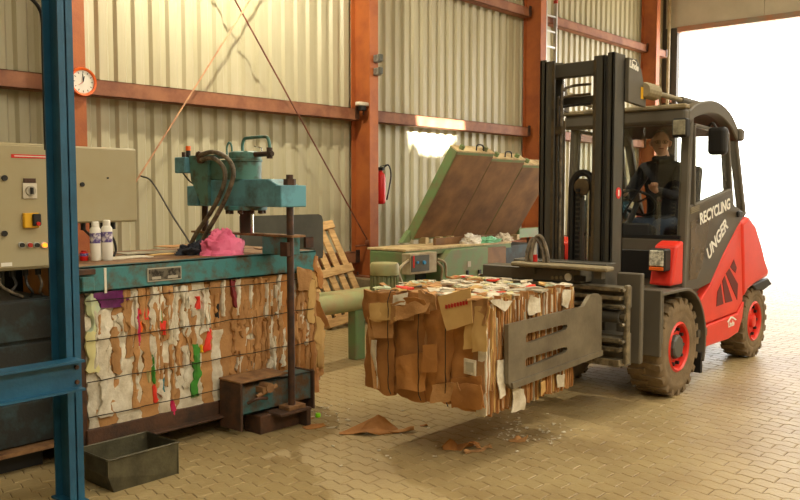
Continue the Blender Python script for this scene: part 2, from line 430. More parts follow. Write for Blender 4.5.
# gate end: wall with the wide opening, panel over it
end = root('wall_end', (WX, 5, 0), kind='structure')
GZ, GY0, GY1 = 5.39, 1.6, 7.88
yy = GY1 + .3
while yy > HY0:
    MB().box(WX, WX + .12, max(yy - 2.2, HY0), yy - .012, GZ + .12, HZ).build('gate_panel', 'gate_panel', end); yy -= 2.2
MB().box(WX + .12, WX + .14, HY0, WY + .2, GZ, HZ).build('backing', 'gate_panel', end)
MB().box(WX - .05, WX + .14, GY0, GY1, GZ, GZ + .12).build('lintel', 'gate_rim', end)
MB().box(WX - .02, WX + .14, GY1, GY1 + .13, 0, GZ + .1).build('jamb', 'jamb', end)
MB().box(WX + .02, WX + .14, GY1 + .13, WY + .2, 0, HZ).build('side_panel', 'jamb', end)
MB().box(WX, WX + .14, HY0, GY0, 0, GZ + .12).build('side_panel', 'gate_panel', end)
for z in (2.0, 3.8): MB().box(WX - .1, WX + .02, GY1 + .1, WY, z, z + .14).build('girt', 'oxide_dull', end)
MB().tube([(WX - .12, GY1 + .16, 0), (WX - .12, GY1 + .16, HZ)], .04, 8).build('downpipe', 'box_grey', end, smooth=True)
# remaining shell, behind and beside the camera
struct(MB().box(HX0 - .2, HX0, HY0, WY + .2, 0, HZ).build('wall_left', 'hall_paint'))
struct(MB().box(HX0 - .2, WX + .14, HY0 - .2, HY0, 0, HZ).build('wall_front', 'hall_paint'))
# roof with a made-up hole, shaped to throw a sun patch on the cladding
hA, hB = at(411, 128, 'y', WY), at(458, 128, 'y', WY)
def up(p): return Vector(p) + SUN_D * ((HZ - p[2]) / SUN_D.z)
q0 = up((hA.x, WY, 2.22)); q1 = up((hB.x, WY, 2.80))
cx0, cx1 = q0.x, up((hB.x, WY, 2.22)).x
cy0, cy1 = sorted((q0.y, q1.y))
ceil = root('ceiling', (6, 0, HZ), kind='structure')
for (a, b, c, d) in ((HX0, cx0, HY0, WY + .2), (cx1, WX + .14, HY0, WY + .2), (cx0, cx1, HY0, cy0), (cx0, cx1, cy1, WY + .2)):
    MB().box(a, b, c, d, HZ, HZ + .1).build('roof_panel', 'hall_paint', ceil)
hw = hB.x - hA.x
for tri_ in (((hA.x, 2.22), (hA.x + .30 * hw, 2.22), (hA.x, 2.48)), ((hB.x, 2.22), (hB.x - .42 * hw, 2.22), (hB.x, 2.56))):  # unseen corner covers added to taper the sun patch
    MB().prism([up((a_, WY, b_)) for a_, b_ in tri_], (0, 0, .05)).build('roof_panel', 'hall_paint', ceil)
# ladder hung on the wall beside the third column
l0, l1 = at(545.5, 30, 'y', 7.95), at(555.5, 30, 'y', 7.95); lz0, lz1 = 3.5, at(554, 3, 'y', 7.95).z
lr = root('ladder', ((l0.x + l1.x) / 2, 7.95, lz0), 'short aluminium ladder hung upright on the wall above the lift mast', 'ladder')
for xx in (l0.x, l1.x):
    q = MB().box(xx - .014, xx + .014, 7.92, 7.985, lz0, lz1).build('rail', 'alu', lr)
    MB().box(xx - .017, xx + .017, 7.917, 7.988, lz1, lz1 + .06).build('end_cap', 'red_dull', q)
for k in range(5):
    z = at(549, 15.5 + k * 15.6, 'y', 7.95).z
    if z > lz0: MB().box(l0.x, l1.x, 7.935, 7.965, z - .016, z + .016).build('rung', 'alu', lr)
# clock on the first column
p = at(82, 82, 'y', 7.78)
cx, cz = p.x, p.z
ck = root('wall_clock', (cx, 7.8, cz - .14), 'round orange-rimmed wall clock hanging on the left column', 'clock')
MB().lathe([(.10, 0), (.135, -.005), (.143, -.03), (.135, -.055), (.118, -.05), (.112, -.03)], (cx, 7.795, cz), 'y', 40, cap=False).build('rim', 'orange', ck, smooth=True)
fc = MB().lathe([(.0, -.02), (.113, -.02), (.113, -.036), (.0, -.036)], (cx, 7.795, cz), 'y', 40).build('dial', 'white', ck)
for k in range(12):
    a = k * pi / 6
    MB().bar((cx + sin(a) * .085, 7.757, cz + cos(a) * .085), (cx + sin(a) * .102, 7.757, cz + cos(a) * .102), .006, .003, (0, 1, 0)).build('hour_mark', 'black', fc)
MB().bar((cx, 7.755, cz), (cx + .012, 7.755, cz + .055), .009, .003, (0, 1, 0)).build('hour_hand', 'black', ck)
MB().bar((cx, 7.753, cz), (cx - .006, 7.753, cz + .08), .006, .003, (0, 1, 0)).build('minute_hand', 'black', ck)
MB().bar((cx, 7.751, cz), (cx - .05, 7.751, cz - .035), .003, .002, (0, 1, 0)).build('second_hand', 'red', ck)
# fire extinguisher
e0 = at(381.5, 204, 'y', 8.06); ex, ez = 9.02 * .985, e0.z
fx_ = root('fire_extinguisher', (ex, 8.06, ez), 'red fire extinguisher hanging on the cladding right of the rust-red column', 'fire extinguisher')
MB().lathe([(.05, 0), (.07, .02), (.075, .05), (.075, .38), (.06, .43), (.03, .46), (.03, .48)], (ex, 8.06, ez), 'z', 20).build('cylinder', 'red', fx_, smooth=True)
MB().box(ex - .02, ex + .03, 8.0, 8.1, ez + .48, ez + .53).build('valve', 'black', fx_, bev=.005)
MB().bar((ex - .01, 8.06, ez + .54), (ex + .1, 8.0, ez + .57), .02, .012).build('lever', 'black', fx_)
MB().tube(spline([(ex, 8.03, ez + .5), (ex + .1, 8.0, ez + .56), (ex + .16, 8.0, ez + .42), (ex + .11, 8.0, ez + .2), (ex + .09, 8.02, ez + .06)]), .011, 8).build('hose', 'black', fx_, smooth=True)
MB().box(ex - .05, ex + .05, 8.12, 8.185, ez + .3, ez + .34).build('wall_bracket', 'bar_dark', fx_)
# pallet leaning on the wall
pr_ = root('wooden_pallet', (7.7, 7.6, 0), 'pale wooden pallet leaning upright on the wall behind the blue press', 'pallet')
pb, pt = Vector((7.16, 7.35, 0.02)), Vector((6.98, 7.93, 1.24))
pu = (pt - pb).normalized(); pxx = Vector((.86, 0, .10)).normalized()
pn = pxx.cross(pu).normalized()
if pn.y > 0: pn = -pn
pmx = Matrix((pxx, pn, pu)).transposed(); pl_ = (pt - pb).length
for k in range(5):
    MB().obox(pb + pu * pl_ / 2 + pxx * (.05 + k * .165), (.105, .022, pl_), pmx).build('board', 'wood', pr_, bev=.003)
for k, t in enumerate((.04, .5, .96)):
    c = pb + pu * pl_ * t + pxx * .38
    MB().obox(c + pn * .024, (.80, .024, .11), pmx).build('stringer', 'wood', pr_, bev=.003)
    for s in (.05, .38, .70): MB().obox(pb + pu * pl_ * t + pxx * s - pn * .05, (.1, .075, .1), pmx).build('block', 'wood', pr_, bev=.003)
# ------------------------------------------------------------------ foreground: blue steel frame
fr = root('steel_frame', (2.23, 4.33, 0), 'blue painted steel post with a cross beam in the left foreground', 'steel frame')
mb = MB(); x0, x1, y0, y1 = 2.167, 2.250, 4.25, 4.42
mb.box(x0, x1, y0, y0 + .011, 0, HZ).box(x0, x1, y1 - .011, y1, 0, HZ).box((x0 + x1) / 2 - .004, (x0 + x1) / 2 + .004, y0, y1, 0, HZ)
mb.build('post', 'beam_blue', fr)
mb = MB(); bx0, bx1 = -2.0, 2.208
mb.box(bx0, bx1, 4.13, 4.245, .801, .813).box(bx0, bx1, 4.13, 4.245, .649, .661).box(bx0, bx1, 4.185, 4.195, .66, .803)
mb.build('cross_beam', 'beam_blue', fr, label='blue horizontal I-beam with dusty flanges')
MB().box(2.152, 2.265, 4.23, 4.44, 0, .012).build('base_plate', 'beam_blue', fr)
for z in (.69, .77): MB().cyl((2.185, 4.17, z), (2.185, 4.26, z), .012, 6).build('bolt', 'bar_dark', fr)
p = [at(18, -6, 'y', 4.5), at(30, -2, 'y', 4.5), at(39, 8, 'y', 4.5), at(42.5, 22, 'y', 4.5), at(43.5, 60, 'y', 4.5), at(46, 150, 'y', 4.5)]
tag(MB().tube(spline([p[0] + Vector((-.3, 0, .05))] + p), .011, 8).build('conduit', 'hose_black', smooth=True), 'thin dark conduit curving down beside the blue post', 'conduit')

# ------------------------------------------------------------------ electrical cabinets
c1 = root('control_cabinet', (2.25, 5.2, 1.225), 'beige control cabinet with buttons and a rotary switch, left of the blue post', 'cabinet')
MB().box(1.75, 2.56, 5.012, 5.30, 1.235, 2.0).build('body', 'cabinet', c1, bev=.008)
d1 = MB().box(1.77, 2.545, 5.0, 5.014, 1.25, 1.985).build('door', 'cabinet', c1, bev=.004)
def onp(px, py, Y=5.0): return at(px, py, 'y', Y)
a, b = onp(11, 154), onp(52, 159); MB().box(a.x, b.x, 4.997, 5.0, b.z, a.z).build('label_strip', 'red', d1)
a, b = onp(14, 155.4), onp(52, 157.6); MB().box(a.x, b.x, 4.9955, 4.998, b.z, a.z).build('label_inset', 'white', d1)
a, b = onp(22, 183), onp(36.5, 198.5)
s1 = MB().box(a.x, b.x, 4.988, 5.0, b.z, a.z).build('rotary_switch', 'off_white', d1, bev=.002)
cxx, czz = (a.x + b.x) / 2, (a.z + b.z) / 2
MB().cyl((cxx, 4.975, czz), (cxx, 4.99, czz), .03, 20).build('switch_dial', 'print_grey', c1, smooth=True)
MB().box(cxx - .006, cxx + .006, 4.955, 4.976, czz - .02, czz + .02).build('switch_grip', 'black', c1)
MB().box(a.x + .008, b.x - .008, 4.985, 5.0, a.z + .002, a.z + .028).build('switch_plate', 'rust_dark', d1)
a, b = onp(22, 213), onp(37.5, 227.5)
MB().box(a.x, b.x, 4.97, 5.0, b.z, a.z).build('emergency_switch', 'yellow', d1, bev=.004)
MB().box(a.x + .045, b.x + .004, 4.95, 4.972, b.z + .012, a.z - .005).build('switch_lever', 'black', c1, bev=.006)
MB().cyl((b.x - .02, 4.94, b.z + .025), (b.x - .02, 4.952, b.z + .025), .012, 12).build('lock_button', 'red', c1)
for px, m in ((21, 'black'), (29, 'red_dull'), (36, 'black'), (43.5, 'lit_orange'), (51, 'black')):
    q = onp(px, 245); bz = MB().cyl((q.x, 4.988, q.z), (q.x, 5.0, q.z), .019, 16).build('button_bezel', 'alu', d1, smooth=True)
    MB().cyl((q.x, 4.975, q.z), (q.x, 4.989, q.z), .0135, 16).build('push_button', m, c1, smooth=True)
for px, py in ((4, 178), (4, 233.5)):
    q = onp(px, py); MB().cyl((q.x, 4.985, q.z), (q.x, 5.0, q.z), .017, 16).build('lock', 'black', d1, smooth=True)
a, b = onp(1, 263), onp(12, 266); MB().box(a.x, b.x, 4.997, 5.0, b.z, a.z).build('type_label', 'white', d1)
for k in range(7):
    xx = 1.95 + k * .08; MB().cyl((xx, 5.10, 1.19), (xx, 5.10, 1.236), .018, 10).build('cable_gland', 'black', c1)
    y_ = 5.05 + rng.uniform(-.02, .04)
    MB().tube(spline([(xx, 5.10, 1.2), (xx + rng.uniform(-.02, .03), y_, 1.14), (xx + rng.uniform(-.05, .09), y_, 1.09), (xx + rng.uniform(-.02, .16), 5.1, 1.06)]), .009, 6).build('cable', rng.choice(['rubber_hose', 'hose_black', 'rubber_hose']), c1, smooth=True)
c2 = root('junction_cabinet', (3.0, 5.55, 1.49), 'plain beige junction cabinet right of the blue post above the press table', 'cabinet')
MB().box(2.62, 3.325, 5.412, 5.62, 1.492, 2.02).build('body', 'cabinet', c2, bev=.006)
d2 = MB().box(2.635, 3.315, 5.40, 5.414, 1.502, 2.01).build('door', 'cabinet', c2, bev=.003)
for px, py, rr in ((82, 184.5, .016), (107.5, 178, .006)):
    q = at(px, py, 'y', 5.4); MB().cyl((q.x, 5.39, q.z), (q.x, 5.4, q.z), rr, 16).build('lock', 'black', d2, smooth=True)
for px in (83, 92, 102.5, 113):
    q = at(px, 223, 'y', 5.5); g = MB().cyl((q.x, 5.5, 1.44), (q.x, 5.5, 1.493), .018, 10).build('cable_gland', 'black', c2)
    if px < 110:
        MB().tube(spline([(q.x, 5.5, 1.45), (q.x + .03, 5.42, 1.38), (q.x + rng.uniform(.0, .06), 5.36, 1.3), (q.x + rng.uniform(-.1, .02), 5.3, 1.262)]), .009, 6).build('cable', 'hose_black', c2, smooth=True)
k0, k1, k2, k3 = at(141, 176, 'y', 7.85), at(152, 182, 'y', 7.4), at(172, 215, 'y', 6.6), at(190, 243, 'y', 5.9)
hc = MB().tube(spline([k0, k1, k2, k3, k3 + Vector((.02, 0, -.08))]), .009, 6).build('black_cable', 'hose_black', smooth=True, loc=(k3.x, k3.y, k3.z - .08))
tag(hc, 'thin black cable sagging from the brace rod down to the blue press', 'cable')

# ------------------------------------------------------------------ blue baling press
bp = root('baling_press', (3.5, 5.2, 0), 'blue hydraulic baling press with a finished bale in its open chamber', 'baling press')
FY = 4.80
# left body with dark panels
MB().box(.6, 2.50, 5.03, 6.3, .14, 1.05).build('side_body', 'press_dark', bp, bev=.01)
for k, (za, zb) in enumerate(((.16, .42), (.44, .78), (.80, 1.04))):
    MB().box(.6, 2.47, 5.005, 5.032, za, zb).build('side_panel', 'press_dark', bp, bev=.006)
MB().box(.6, 2.52, 4.93, 5.05, .125, .15).build('bottom_flange', 'rust_edge', bp)
MB().box(.6, 2.4, 5.05, 6.2, 0, .13).build('base_skid', 'black', bp)
MB().box(2.49, 2.575, FY + .0, FY + .30, .08, 1.24).build('corner_post', 'bar_dark', bp, bev=.006)
# front beam: channel with top lip
bz0, bz1 = 1.085, 1.248
fb = MB().box(2.50, 4.50, FY - .03, FY - .01, bz0, bz1).box(2.50, 4.50, FY - .03, FY + .10, bz1 - .014, bz1).box(2.50, 4.50, FY - .03, FY + .08, bz0, bz0 + .014).build('front_beam', 'press_blue', bp, bev=.003)
a, b = at(147, 268.5, 'y', FY - .032), at(181, 279, 'y', FY - .032)
npl = MB().box(a.x, b.x, FY - .038, FY - .03, b.z, a.z).build('nameplate', 'print_grey', fb)
MB().box(a.x + .008, b.x - .008, FY - .041, FY - .037, b.z + .008, a.z - .008).build('plate_print', 'nameplate', bp)
MB().box(a.x + .03, b.x - .16, FY - .0425, FY - .04, b.z + .014, b.z + .032).build('plate_field', 'print_grey', bp)
MB().box(a.x + .15, b.x - .03, FY - .0425, FY - .04, b.z + .014, b.z + .032).build('plate_field', 'print_grey', bp)
a, b = at(104, 268, 'y', FY - .033), at(107, 293, 'y', FY - .033)
MB().box(a.x, b.x, FY - .034, FY - .029, b.z, a.z).build('paint_stripe', 'off_white', fb)
MB().box(2.52, 2.60, FY - .08, FY - .02, 1.10, 1.19).build('latch_block', 'press_blue', bp, bev=.006)
MB().box(2.50, 2.62, FY - .06, FY - .03, 1.20, 1.235).build('latch_strap', 'rust_dark', bp, bev=.004)
for k in range(6):
    q = at(182 + k * 7 + rng.uniform(-2, 2), 283 - k * .8, 'y', FY - .03)
# table
MB().box(2.50, 4.50, FY + .02, 5.85, 1.225, 1.25).build('table_plate', 'rust_edge', bp)
MB().box(2.50, 4.50, 5.74, 5.85, .1, 1.225).build('rear_wall', 'press_dark', bp)
# bottom rail under the bale
MB().box(2.56, 3.62, FY - .02, FY + .05, .125, .225).box(2.56, 3.62, FY - .09, FY - .0, .115, .13).build('bottom_rail', 'rust_dark', bp, bev=.004)
MB().box(2.50, 4.50, FY + .05, 5.85, .08, .21).build('chamber_floor', 'rust_dark', bp)
for xx in (2.7, 4.2): MB().box(xx, xx + .15, 5.0, 5.7, 0, .09).build('foot', 'black', bp)
# lower cross beam with its rusty end plate, lock and foot
lb = MB().box(3.56, 4.24, 4.55, 4.57, .15, .36).box(3.56, 4.24, 4.55, 4.72, .345, .36).box(3.56, 4.24, 4.55, 4.72, .15, .165).build('lower_beam', 'press_blue_rusty', bp, bev=.004)
MB().box(3.545, 3.565, 4.52, 4.76, .05, .385).build('end_plate', 'rust_dark', lb, bev=.004)
MB().box(3.54, 3.98, 4.52, 4.76, .385, .40).build('cover_plate', 'rust_edge', lb, bev=.003)
MB().box(4.225, 4.245, 4.52, 4.76, .08, .37).build('end_plate', 'rust_dark', lb, bev=.004)
lk = MB().box(3.70, 3.80, 4.47, 4.55, .30, .34).cyl((3.66, 4.49, .28), (3.84, 4.49, .33), .016, 10).cyl((3.76, 4.46, .33), (3.76, 4.56, .33), .035, 12).build('lock_bolt', 'rust_edge', lb)
MB().tube(spline([(3.60, 4.52, .24), (3.66, 4.48, .27), (3.74, 4.47, .26)]), .012, 8).build('lock_handle', 'bar_dark', lb, smooth=True)
ft = MB().box(3.80, 4.10, 4.40, 4.68, .12, .14).box(4.06, 4.10, 4.41, 4.68, 0, .13).box(3.70, 4.08, 4.50, 4.68, 0, .13).build('foot_bracket', 'rust_dark', bp, bev=.004)
MB().box(3.90, 4.06, 4.42, 4.54, .14, .17).build('foot_pad', 'rust_edge', ft, bev=.004)
# press head: crosshead over the chamber on two tie rods
HXc = 3.97
def yz(px, py): q = at(px, py, 'x', HXc - .1); return q.y, q.z
prof = [(4.46, 1.60), (4.46, 1.745), (4.60, 1.80), (5.28, 1.80), (5.42, 1.745), (5.42, 1.60)]
ch = MB().prism([(HXc - .10, y, z) for y, z in prof], (.2, 0, 0)).build('crosshead', 'press_blue_clean', bp, bev=.006)
MB().box(HXc - .12, HXc + .12, 4.43, 4.50, 1.60, 1.755).build('end_cheek', 'press_blue_clean', ch, bev=.006)
MB().box(HXc - .12, HXc + .12, 5.41, 5.55, 1.60, 1.755).build('end_cheek', 'press_blue_clean', ch, bev=.006)
for yy in (4.475, 5.48):
    r_ = MB().cyl((HXc, yy, .14 if yy < 5 else 1.25), (HXc, yy, 1.60), .026, 14).build('tie_rod', 'bar_dark', bp, smooth=True)
    MB().cyl((HXc, yy, 1.755), (HXc, yy, 1.80), .045, 6).cyl((HXc, yy, 1.80), (HXc, yy, 1.83), .026, 10).build('rod_nut', 'rust_dark', r_)
cyc = Vector((HXc, 4.97, 0))
cy = MB().lathe([(.12, 1.80), (.12, 1.93), (.128, 1.935), (.128, 1.95), (.12, 1.955), (.12, 2.0), (.10, 2.01)], cyc, 'z', 28).build('ram_cylinder', 'press_green_grey', bp, smooth=True)
fl = MB().lathe([(.15, 1.57), (.16, 1.575), (.16, 1.60), (.15, 1.605)], cyc, 'z', 28).build('ram_flange', 'press_blue', bp, smooth=True)
for k in range(10):
    a = k * pi / 5; MB().cyl(cyc + Vector((.135 * cos(a), .135 * sin(a), 1.545)), cyc + Vector((.135 * cos(a), .135 * sin(a), 1.575)), .016, 6).build('flange_bolt', 'bar_dark', fl)
MB().cyl(cyc + Vector((0, 0, 1.40)), cyc + Vector((0, 0, 1.575)), .045, 16).build('piston_rod', 'rust_dark', bp, smooth=True)
MB().cyl(cyc + Vector((0, -.07, 1.40)), cyc + Vector((0, -.07, 1.575)), .012, 8).build('guide_pin', 'chrome', bp, smooth=True)
MB().box(HXc - .05, HXc + .08, 4.40, 5.60, 1.385, 1.40).build('platen_plate', 'rust_edge', bp)
MB().box(HXc - .04, HXc + .10, 4.48, 4.74, 1.255, 1.385).build('platen_block', 'press_blue', bp, bev=.005)
MB().box(HXc - .06, HXc - .03, 4.44, 4.52, 1.25, 1.35).build('platen_shoe', 'bar_dark', bp, bev=.004)
MB().box(HXc - .04, HXc + .10, 5.2, 5.56, 1.255, 1.385).build('platen_block', 'press_blue', bp, bev=.005)
# pump bracket, valve and hoses
MB().prism([(HXc - .13, y, z) for y, z in ((5.50, 1.99), (5.06, 1.99), (5.06, 1.96), (5.26, 1.95), (5.26, 1.60), (5.36, 1.62), (5.48, 1.80))], (.03, 0, 0)).build('pump_bracket', 'press_green_grey', bp, bev=.003)
MB().box(HXc - .1, HXc + .06, 5.04, 5.36, 1.80, 1.95).build('pump_block', 'press_green_grey', bp, bev=.006)
vb = MB().box(HXc - .17, HXc - .06, 5.50, 5.64, 1.855, 1.98).build('valve_box', 'press_blue_clean', bp, bev=.008)
MB().cyl((HXc - .12, 5.52, 1.95), (HXc - .12, 5.52, 2.03), .018, 12).build('valve_stem', 'black', vb)
MB().cyl((HXc - .12, 5.52, 2.03), (HXc - .12, 5.52, 2.065), .02, 12).build('valve_cap', 'orange', vb)
MB().cyl((HXc - .12, 5.58, 1.98), (HXc - .12, 5.58, 2.02), .016, 12).build('valve_stem', 'bar_dark', vb)
MB().tube(spline([(HXc - .12, 5.60, 1.86), (HXc - .12, 5.52, 1.80), (HXc - .12, 5.46, 1.77)]), .006, 6).build('thin_cable', 'hose_black', bp)
for path in (((199, 155), (213, 152), (226, 157), (233, 168), (232, 182), (222, 206), (206, 234), (197, 247)), ((200, 160), (212, 158), (221, 164), (225, 174), (222, 190), (211, 212), (196, 234), (189, 246))):
    q = [at(a_, b_, 'x', HXc - (.15 if k_ == 0 else .19)) for k_, (a_, b_) in enumerate(path)]
    q[-1].z = 1.262
    h = MB().tube(spline(q, 7), .017, 10).build('hydraulic_hose', 'rubber_hose', bp, smooth=True)
    MB().cyl(Vector(q[0]) + Vector((.04, 0, 0)), Vector(q[0]) + Vector((-.02, -.02, 0)), .028, 8).build('hose_fitting', 'bar_dark', h)
q = [(HXc, 4.98, 2.0), (HXc, 4.98, 2.08), (HXc, 4.955, 2.115), (HXc, 4.60, 2.115), (HXc, 4.575, 2.08), (HXc, 4.575, 2.02), (HXc, 4.60, 2.0)]
MB().tube(spline([(HXc, 5.00, 2.0), (HXc, 5.00, 2.06), (HXc, 4.98, 2.10), (HXc, 4.94, 2.11), (HXc, 4.76, 2.11), (HXc, 4.71, 2.10), (HXc, 4.69, 2.05), (HXc, 4.69, 1.99)], 5), .012, 8).build('oil_pipe', 'press_green_grey', bp, smooth=True)
MB().tube(spline([(HXc, 5.19, 1.99), (HXc, 5.19, 2.05), (HXc, 5.16, 2.085), (HXc, 5.13, 2.05), (HXc, 5.13, 1.95)], 5), .008, 8).build('oil_pipe', 'press_green_grey', bp, smooth=True)
MB().cyl((HXc, 4.66, 1.985), (HXc, 4.88, 1.985), .02, 10).cyl((HXc, 4.69, 1.95), (HXc, 4.69, 2.03), .022, 8).build('stop_valve', 'rust_dark', bp)
MB().tube([(HXc, 4.78, 1.99), (HXc, 4.78, 2.03), (HXc, 4.86, 2.045)], .005, 6).build('valve_lever', 'chrome', bp)
# guard sheet behind
q0, q1 = at(258, 252, 'y', 6.0), at(323, 214, 'y', 6.0)
pts = [(q0.x - .2, 6.0, 1.05), (q1.x - .01, 6.0, 1.05), (q1.x, 6.0, 1.09), (q1.x, 6.0, q1.z - .06), (q1.x - .02, 6.0, q1.z - .015), (q1.x - .06, 6.0, q1.z), (q0.x - .2, 6.0, q1.z)]
MB().prism(pts, (0, .012, 0)).build('guard_sheet', 'grey_sheet', bp)
MB().box(5.5, 5.6, 5.97, 6.0, 1.17, 1.27).build('guard_clip', 'bar_dark', bp)
MB().box(4.45, 5.6, 6.02, 6.07, 1.0, 1.06).build('guard_arm', 'press_blue', bp)
MB().box(5.35, 5.41, 6.02, 6.07, 0, 1.1).build('guard_leg', 'press_blue', bp)

# ------------------------------------------------------------------ bales
def ragged(parent, nm, m, xc, w, z0, z1, out, seed, Y=FY + .02, tuck=.05, jag=.16):
    rr = random.Random(seed); nv = max(3, int((z1 - z0) / .022)); nu = 3
    ph = rr.uniform(0, 50)
    def fn(u, v):
        e = abs(u - .5) * 2
        j = noise.noise(Vector((ph + (0 if u < .5 else 9), v * (z1 - z0) * 9, 0))) * jag * 1.6 * w * e + noise.noise(Vector((ph + (3 if u < .5 else 12), v * (z1 - z0) * 30, 0))) * 1.3 * jag * w * e
        x = xc + (u - .5) * w + j + noise.noise(Vector((ph, 4, v * 2.2))) * w * .28
        z = z0 + (z1 - z0) * v + noise.noise(Vector((ph, u * 3, v * 2))) * .02 * (1 if 0 < v < 1 else 1.6)
        y = Y - out - .010 * (1 - e * e) - noise.noise(Vector((ph, u * 4, v * (z1 - z0) * 11))) * .010
        return (x, y, z)
    return MB().slab(fn, nu, nv, (0, tuck, 0)).build(nm, m, parent, smooth=True)
b1 = root('paper_bale', (3.55, 5.2, .21), 'big bale of shredded white paper and cardboard inside the blue press', 'bale', 'pressed bales')
mb = MB(); mb.box(2.585, 4.56, FY + .03, 5.65, .212, 1.215)
core = mb.build('core', 'cardboard_orange', b1)
BZ0, BZ1, BX0, BX1 = .235, 1.085, 2.60, 4.50
n = 0; rr = random.Random(21)
x = BX0
while x < BX1:
    t = (x - BX0) / (BX1 - BX0); w = rr.uniform(.05, .10)
    z = BZ0
    while z < BZ1 - .05:
        hh = rr.choice([.14, .25, .4, .6, .9]) * rr.uniform(.8, 1.2); z1 = min(BZ1 + .02, z + hh)
        pw = (.62 if t < .28 else .42 if t < .55 else .16 if t < .78 else .05)
        u = rr.random()
        m = 'paper_white' if u < pw else ('paper_grey' if u < pw + .04 else 'cardboard')
        if t > .78 and m == 'cardboard': m = rr.choice(['cardboard', 'cardboard_orange'])
        ragged(b1, 'paper_strip' if 'paper' in m else 'cardboard_strip', m, x + w / 2, w * 1.55, z - .025, z1, rr.uniform(.0, .022), 100 + n); n += 1
        z = z1
    x += w
while n < 175:          # loose narrow tatters over the layers
    xx = rr.uniform(BX0, BX1); t = (xx - BX0) / (BX1 - BX0); zz = rr.uniform(BZ0, BZ1 - .2)
    m = rr.choice(['paper_white'] * (4 if t < .6 else 1) + ['cardboard'] * 3)
    ragged(b1, 'paper_strip' if 'paper' in m else 'cardboard_strip', m, xx, rr.uniform(.018, .045), zz, zz + rr.uniform(.12, .4), rr.uniform(.026, .036), 900 + n, jag=.5); n += 1
def special(px0, py0, px1, py1, m, sd, nm='coloured_scrap', out=.034, jag=.35):
    a, b = at(px0, py0, 'y', FY - .02), at(px1, py1, 'y', FY - .02)
    ragged(b1, nm, m, (a.x + b.x) / 2, b.x - a.x, b.z, a.z, out, sd, jag=jag)
for s in ((88, 296, 98, 334, 'paper_blue', 1), (87, 332, 98, 372, 'paper_yellow', 2), (97, 291, 125, 306, 'foil_purple', 3), (137, 308, 141, 345, 'paper_magenta', 4),
          (142, 309, 149, 319, 'paper_red', 5), (138, 322, 144, 331, 'orange', 6), (161, 322, 171, 334, 'paper_red', 7), (160, 311, 163, 333, 'paper_green', 8),
          (193, 345, 201, 395, 'paper_green', 9), (153, 356, 157, 384, 'paper_green', 10), (154, 384, 158, 402, 'paper_red', 11), (206, 329, 212, 350, 'paper_red', 12),
          (196, 297, 201, 309, 'paper_red', 13), (233, 280, 237, 306, 'paper_wine', 14), (172, 402, 176, 413, 'paper_magenta', 15), (201, 345, 204, 352, 'yellow', 16),
          (217, 303, 220, 318, 'black', 17), (168, 286, 171, 303, 'foil_purple', 18), (162, 378, 166, 392, 'paper_teal', 19), (250, 352, 254, 366, 'black', 20), (148, 372, 151, 382, 'paper_yellow', 21),
          (98, 310, 112, 416, 'paper_white', 22), (154, 292, 161, 330, 'paper_white', 23), (152, 330, 158, 372, 'paper_white', 24), (236, 279, 241, 315, 'paper_white', 25), (206, 290, 210, 330, 'paper_white', 26), (112, 330, 120, 372, 'cardboard', 27)):
    special(*s)
for z in (1.035, .79, .53, .31):
    MB().tube([(2.56 + .1 * k, FY - .036 - .012 * noise.noise(Vector((k * .7, z * 9, 0))), z + .012 * noise.noise(Vector((k * .5, z * 5, 3)))) for k in range(20)], .0035, 5).build('baling_wire', 'wire', b1)
# right end of the bale bulging past the tie rod
for k in range(26):
    zz = rr.uniform(.20, 1.10); hh = rr.uniform(.12, .35)
    ragged(b1, 'cardboard_strip', rr.choice(['cardboard', 'cardboard_orange', 'cardboard_tan']), rr.uniform(4.44, 4.56), rr.uniform(.05, .1), zz, min(zz + hh, 1.2), rr.uniform(0, .05), 1500 + k)
def flap(parent, nm, m, pts4, amp, seed, thick=(.004, .004, .004), nu=6, nv=6):
    A, B, C, D = [Vector(p) for p in pts4]
    def fn(u, v):
        p = A.lerp(B, u).lerp(D.lerp(C, u), v); e = 1.0
        return p + crumple(p, amp, 6, seed) + crumple(p, amp * .5, 17, seed)
    return MB().slab(fn, nu, nv, thick).build(nm, m, parent, smooth=True)
A_ = lambda px, py, Y: at(px, py, 'y', Y)
flap(b1, 'cardboard_flap', 'cardboard', [A_(297, 268, 4.75), A_(312, 270, 4.75), A_(310, 292, 4.74), A_(298, 290, 4.76)], .02, 3)
flap(b1, 'cardboard_flap', 'cardboard_orange', [A_(312, 300, 4.8), A_(320, 303, 4.75), A_(329, 326, 4.75), A_(318, 330, 4.8)], .015, 4)
flap(b1, 'cardboard_flap', 'cardboard', [A_(300, 258, 4.85), A_(316, 262, 4.85), A_(321, 285, 4.84), A_(303, 283, 4.86)], .02, 5)
flap(b1, 'cardboard_flap', 'cardboard_orange', [A_(308, 372, 4.76), A_(319, 370, 4.77), A_(319, 392, 4.76), A_(310, 394, 4.75)], .01, 6)

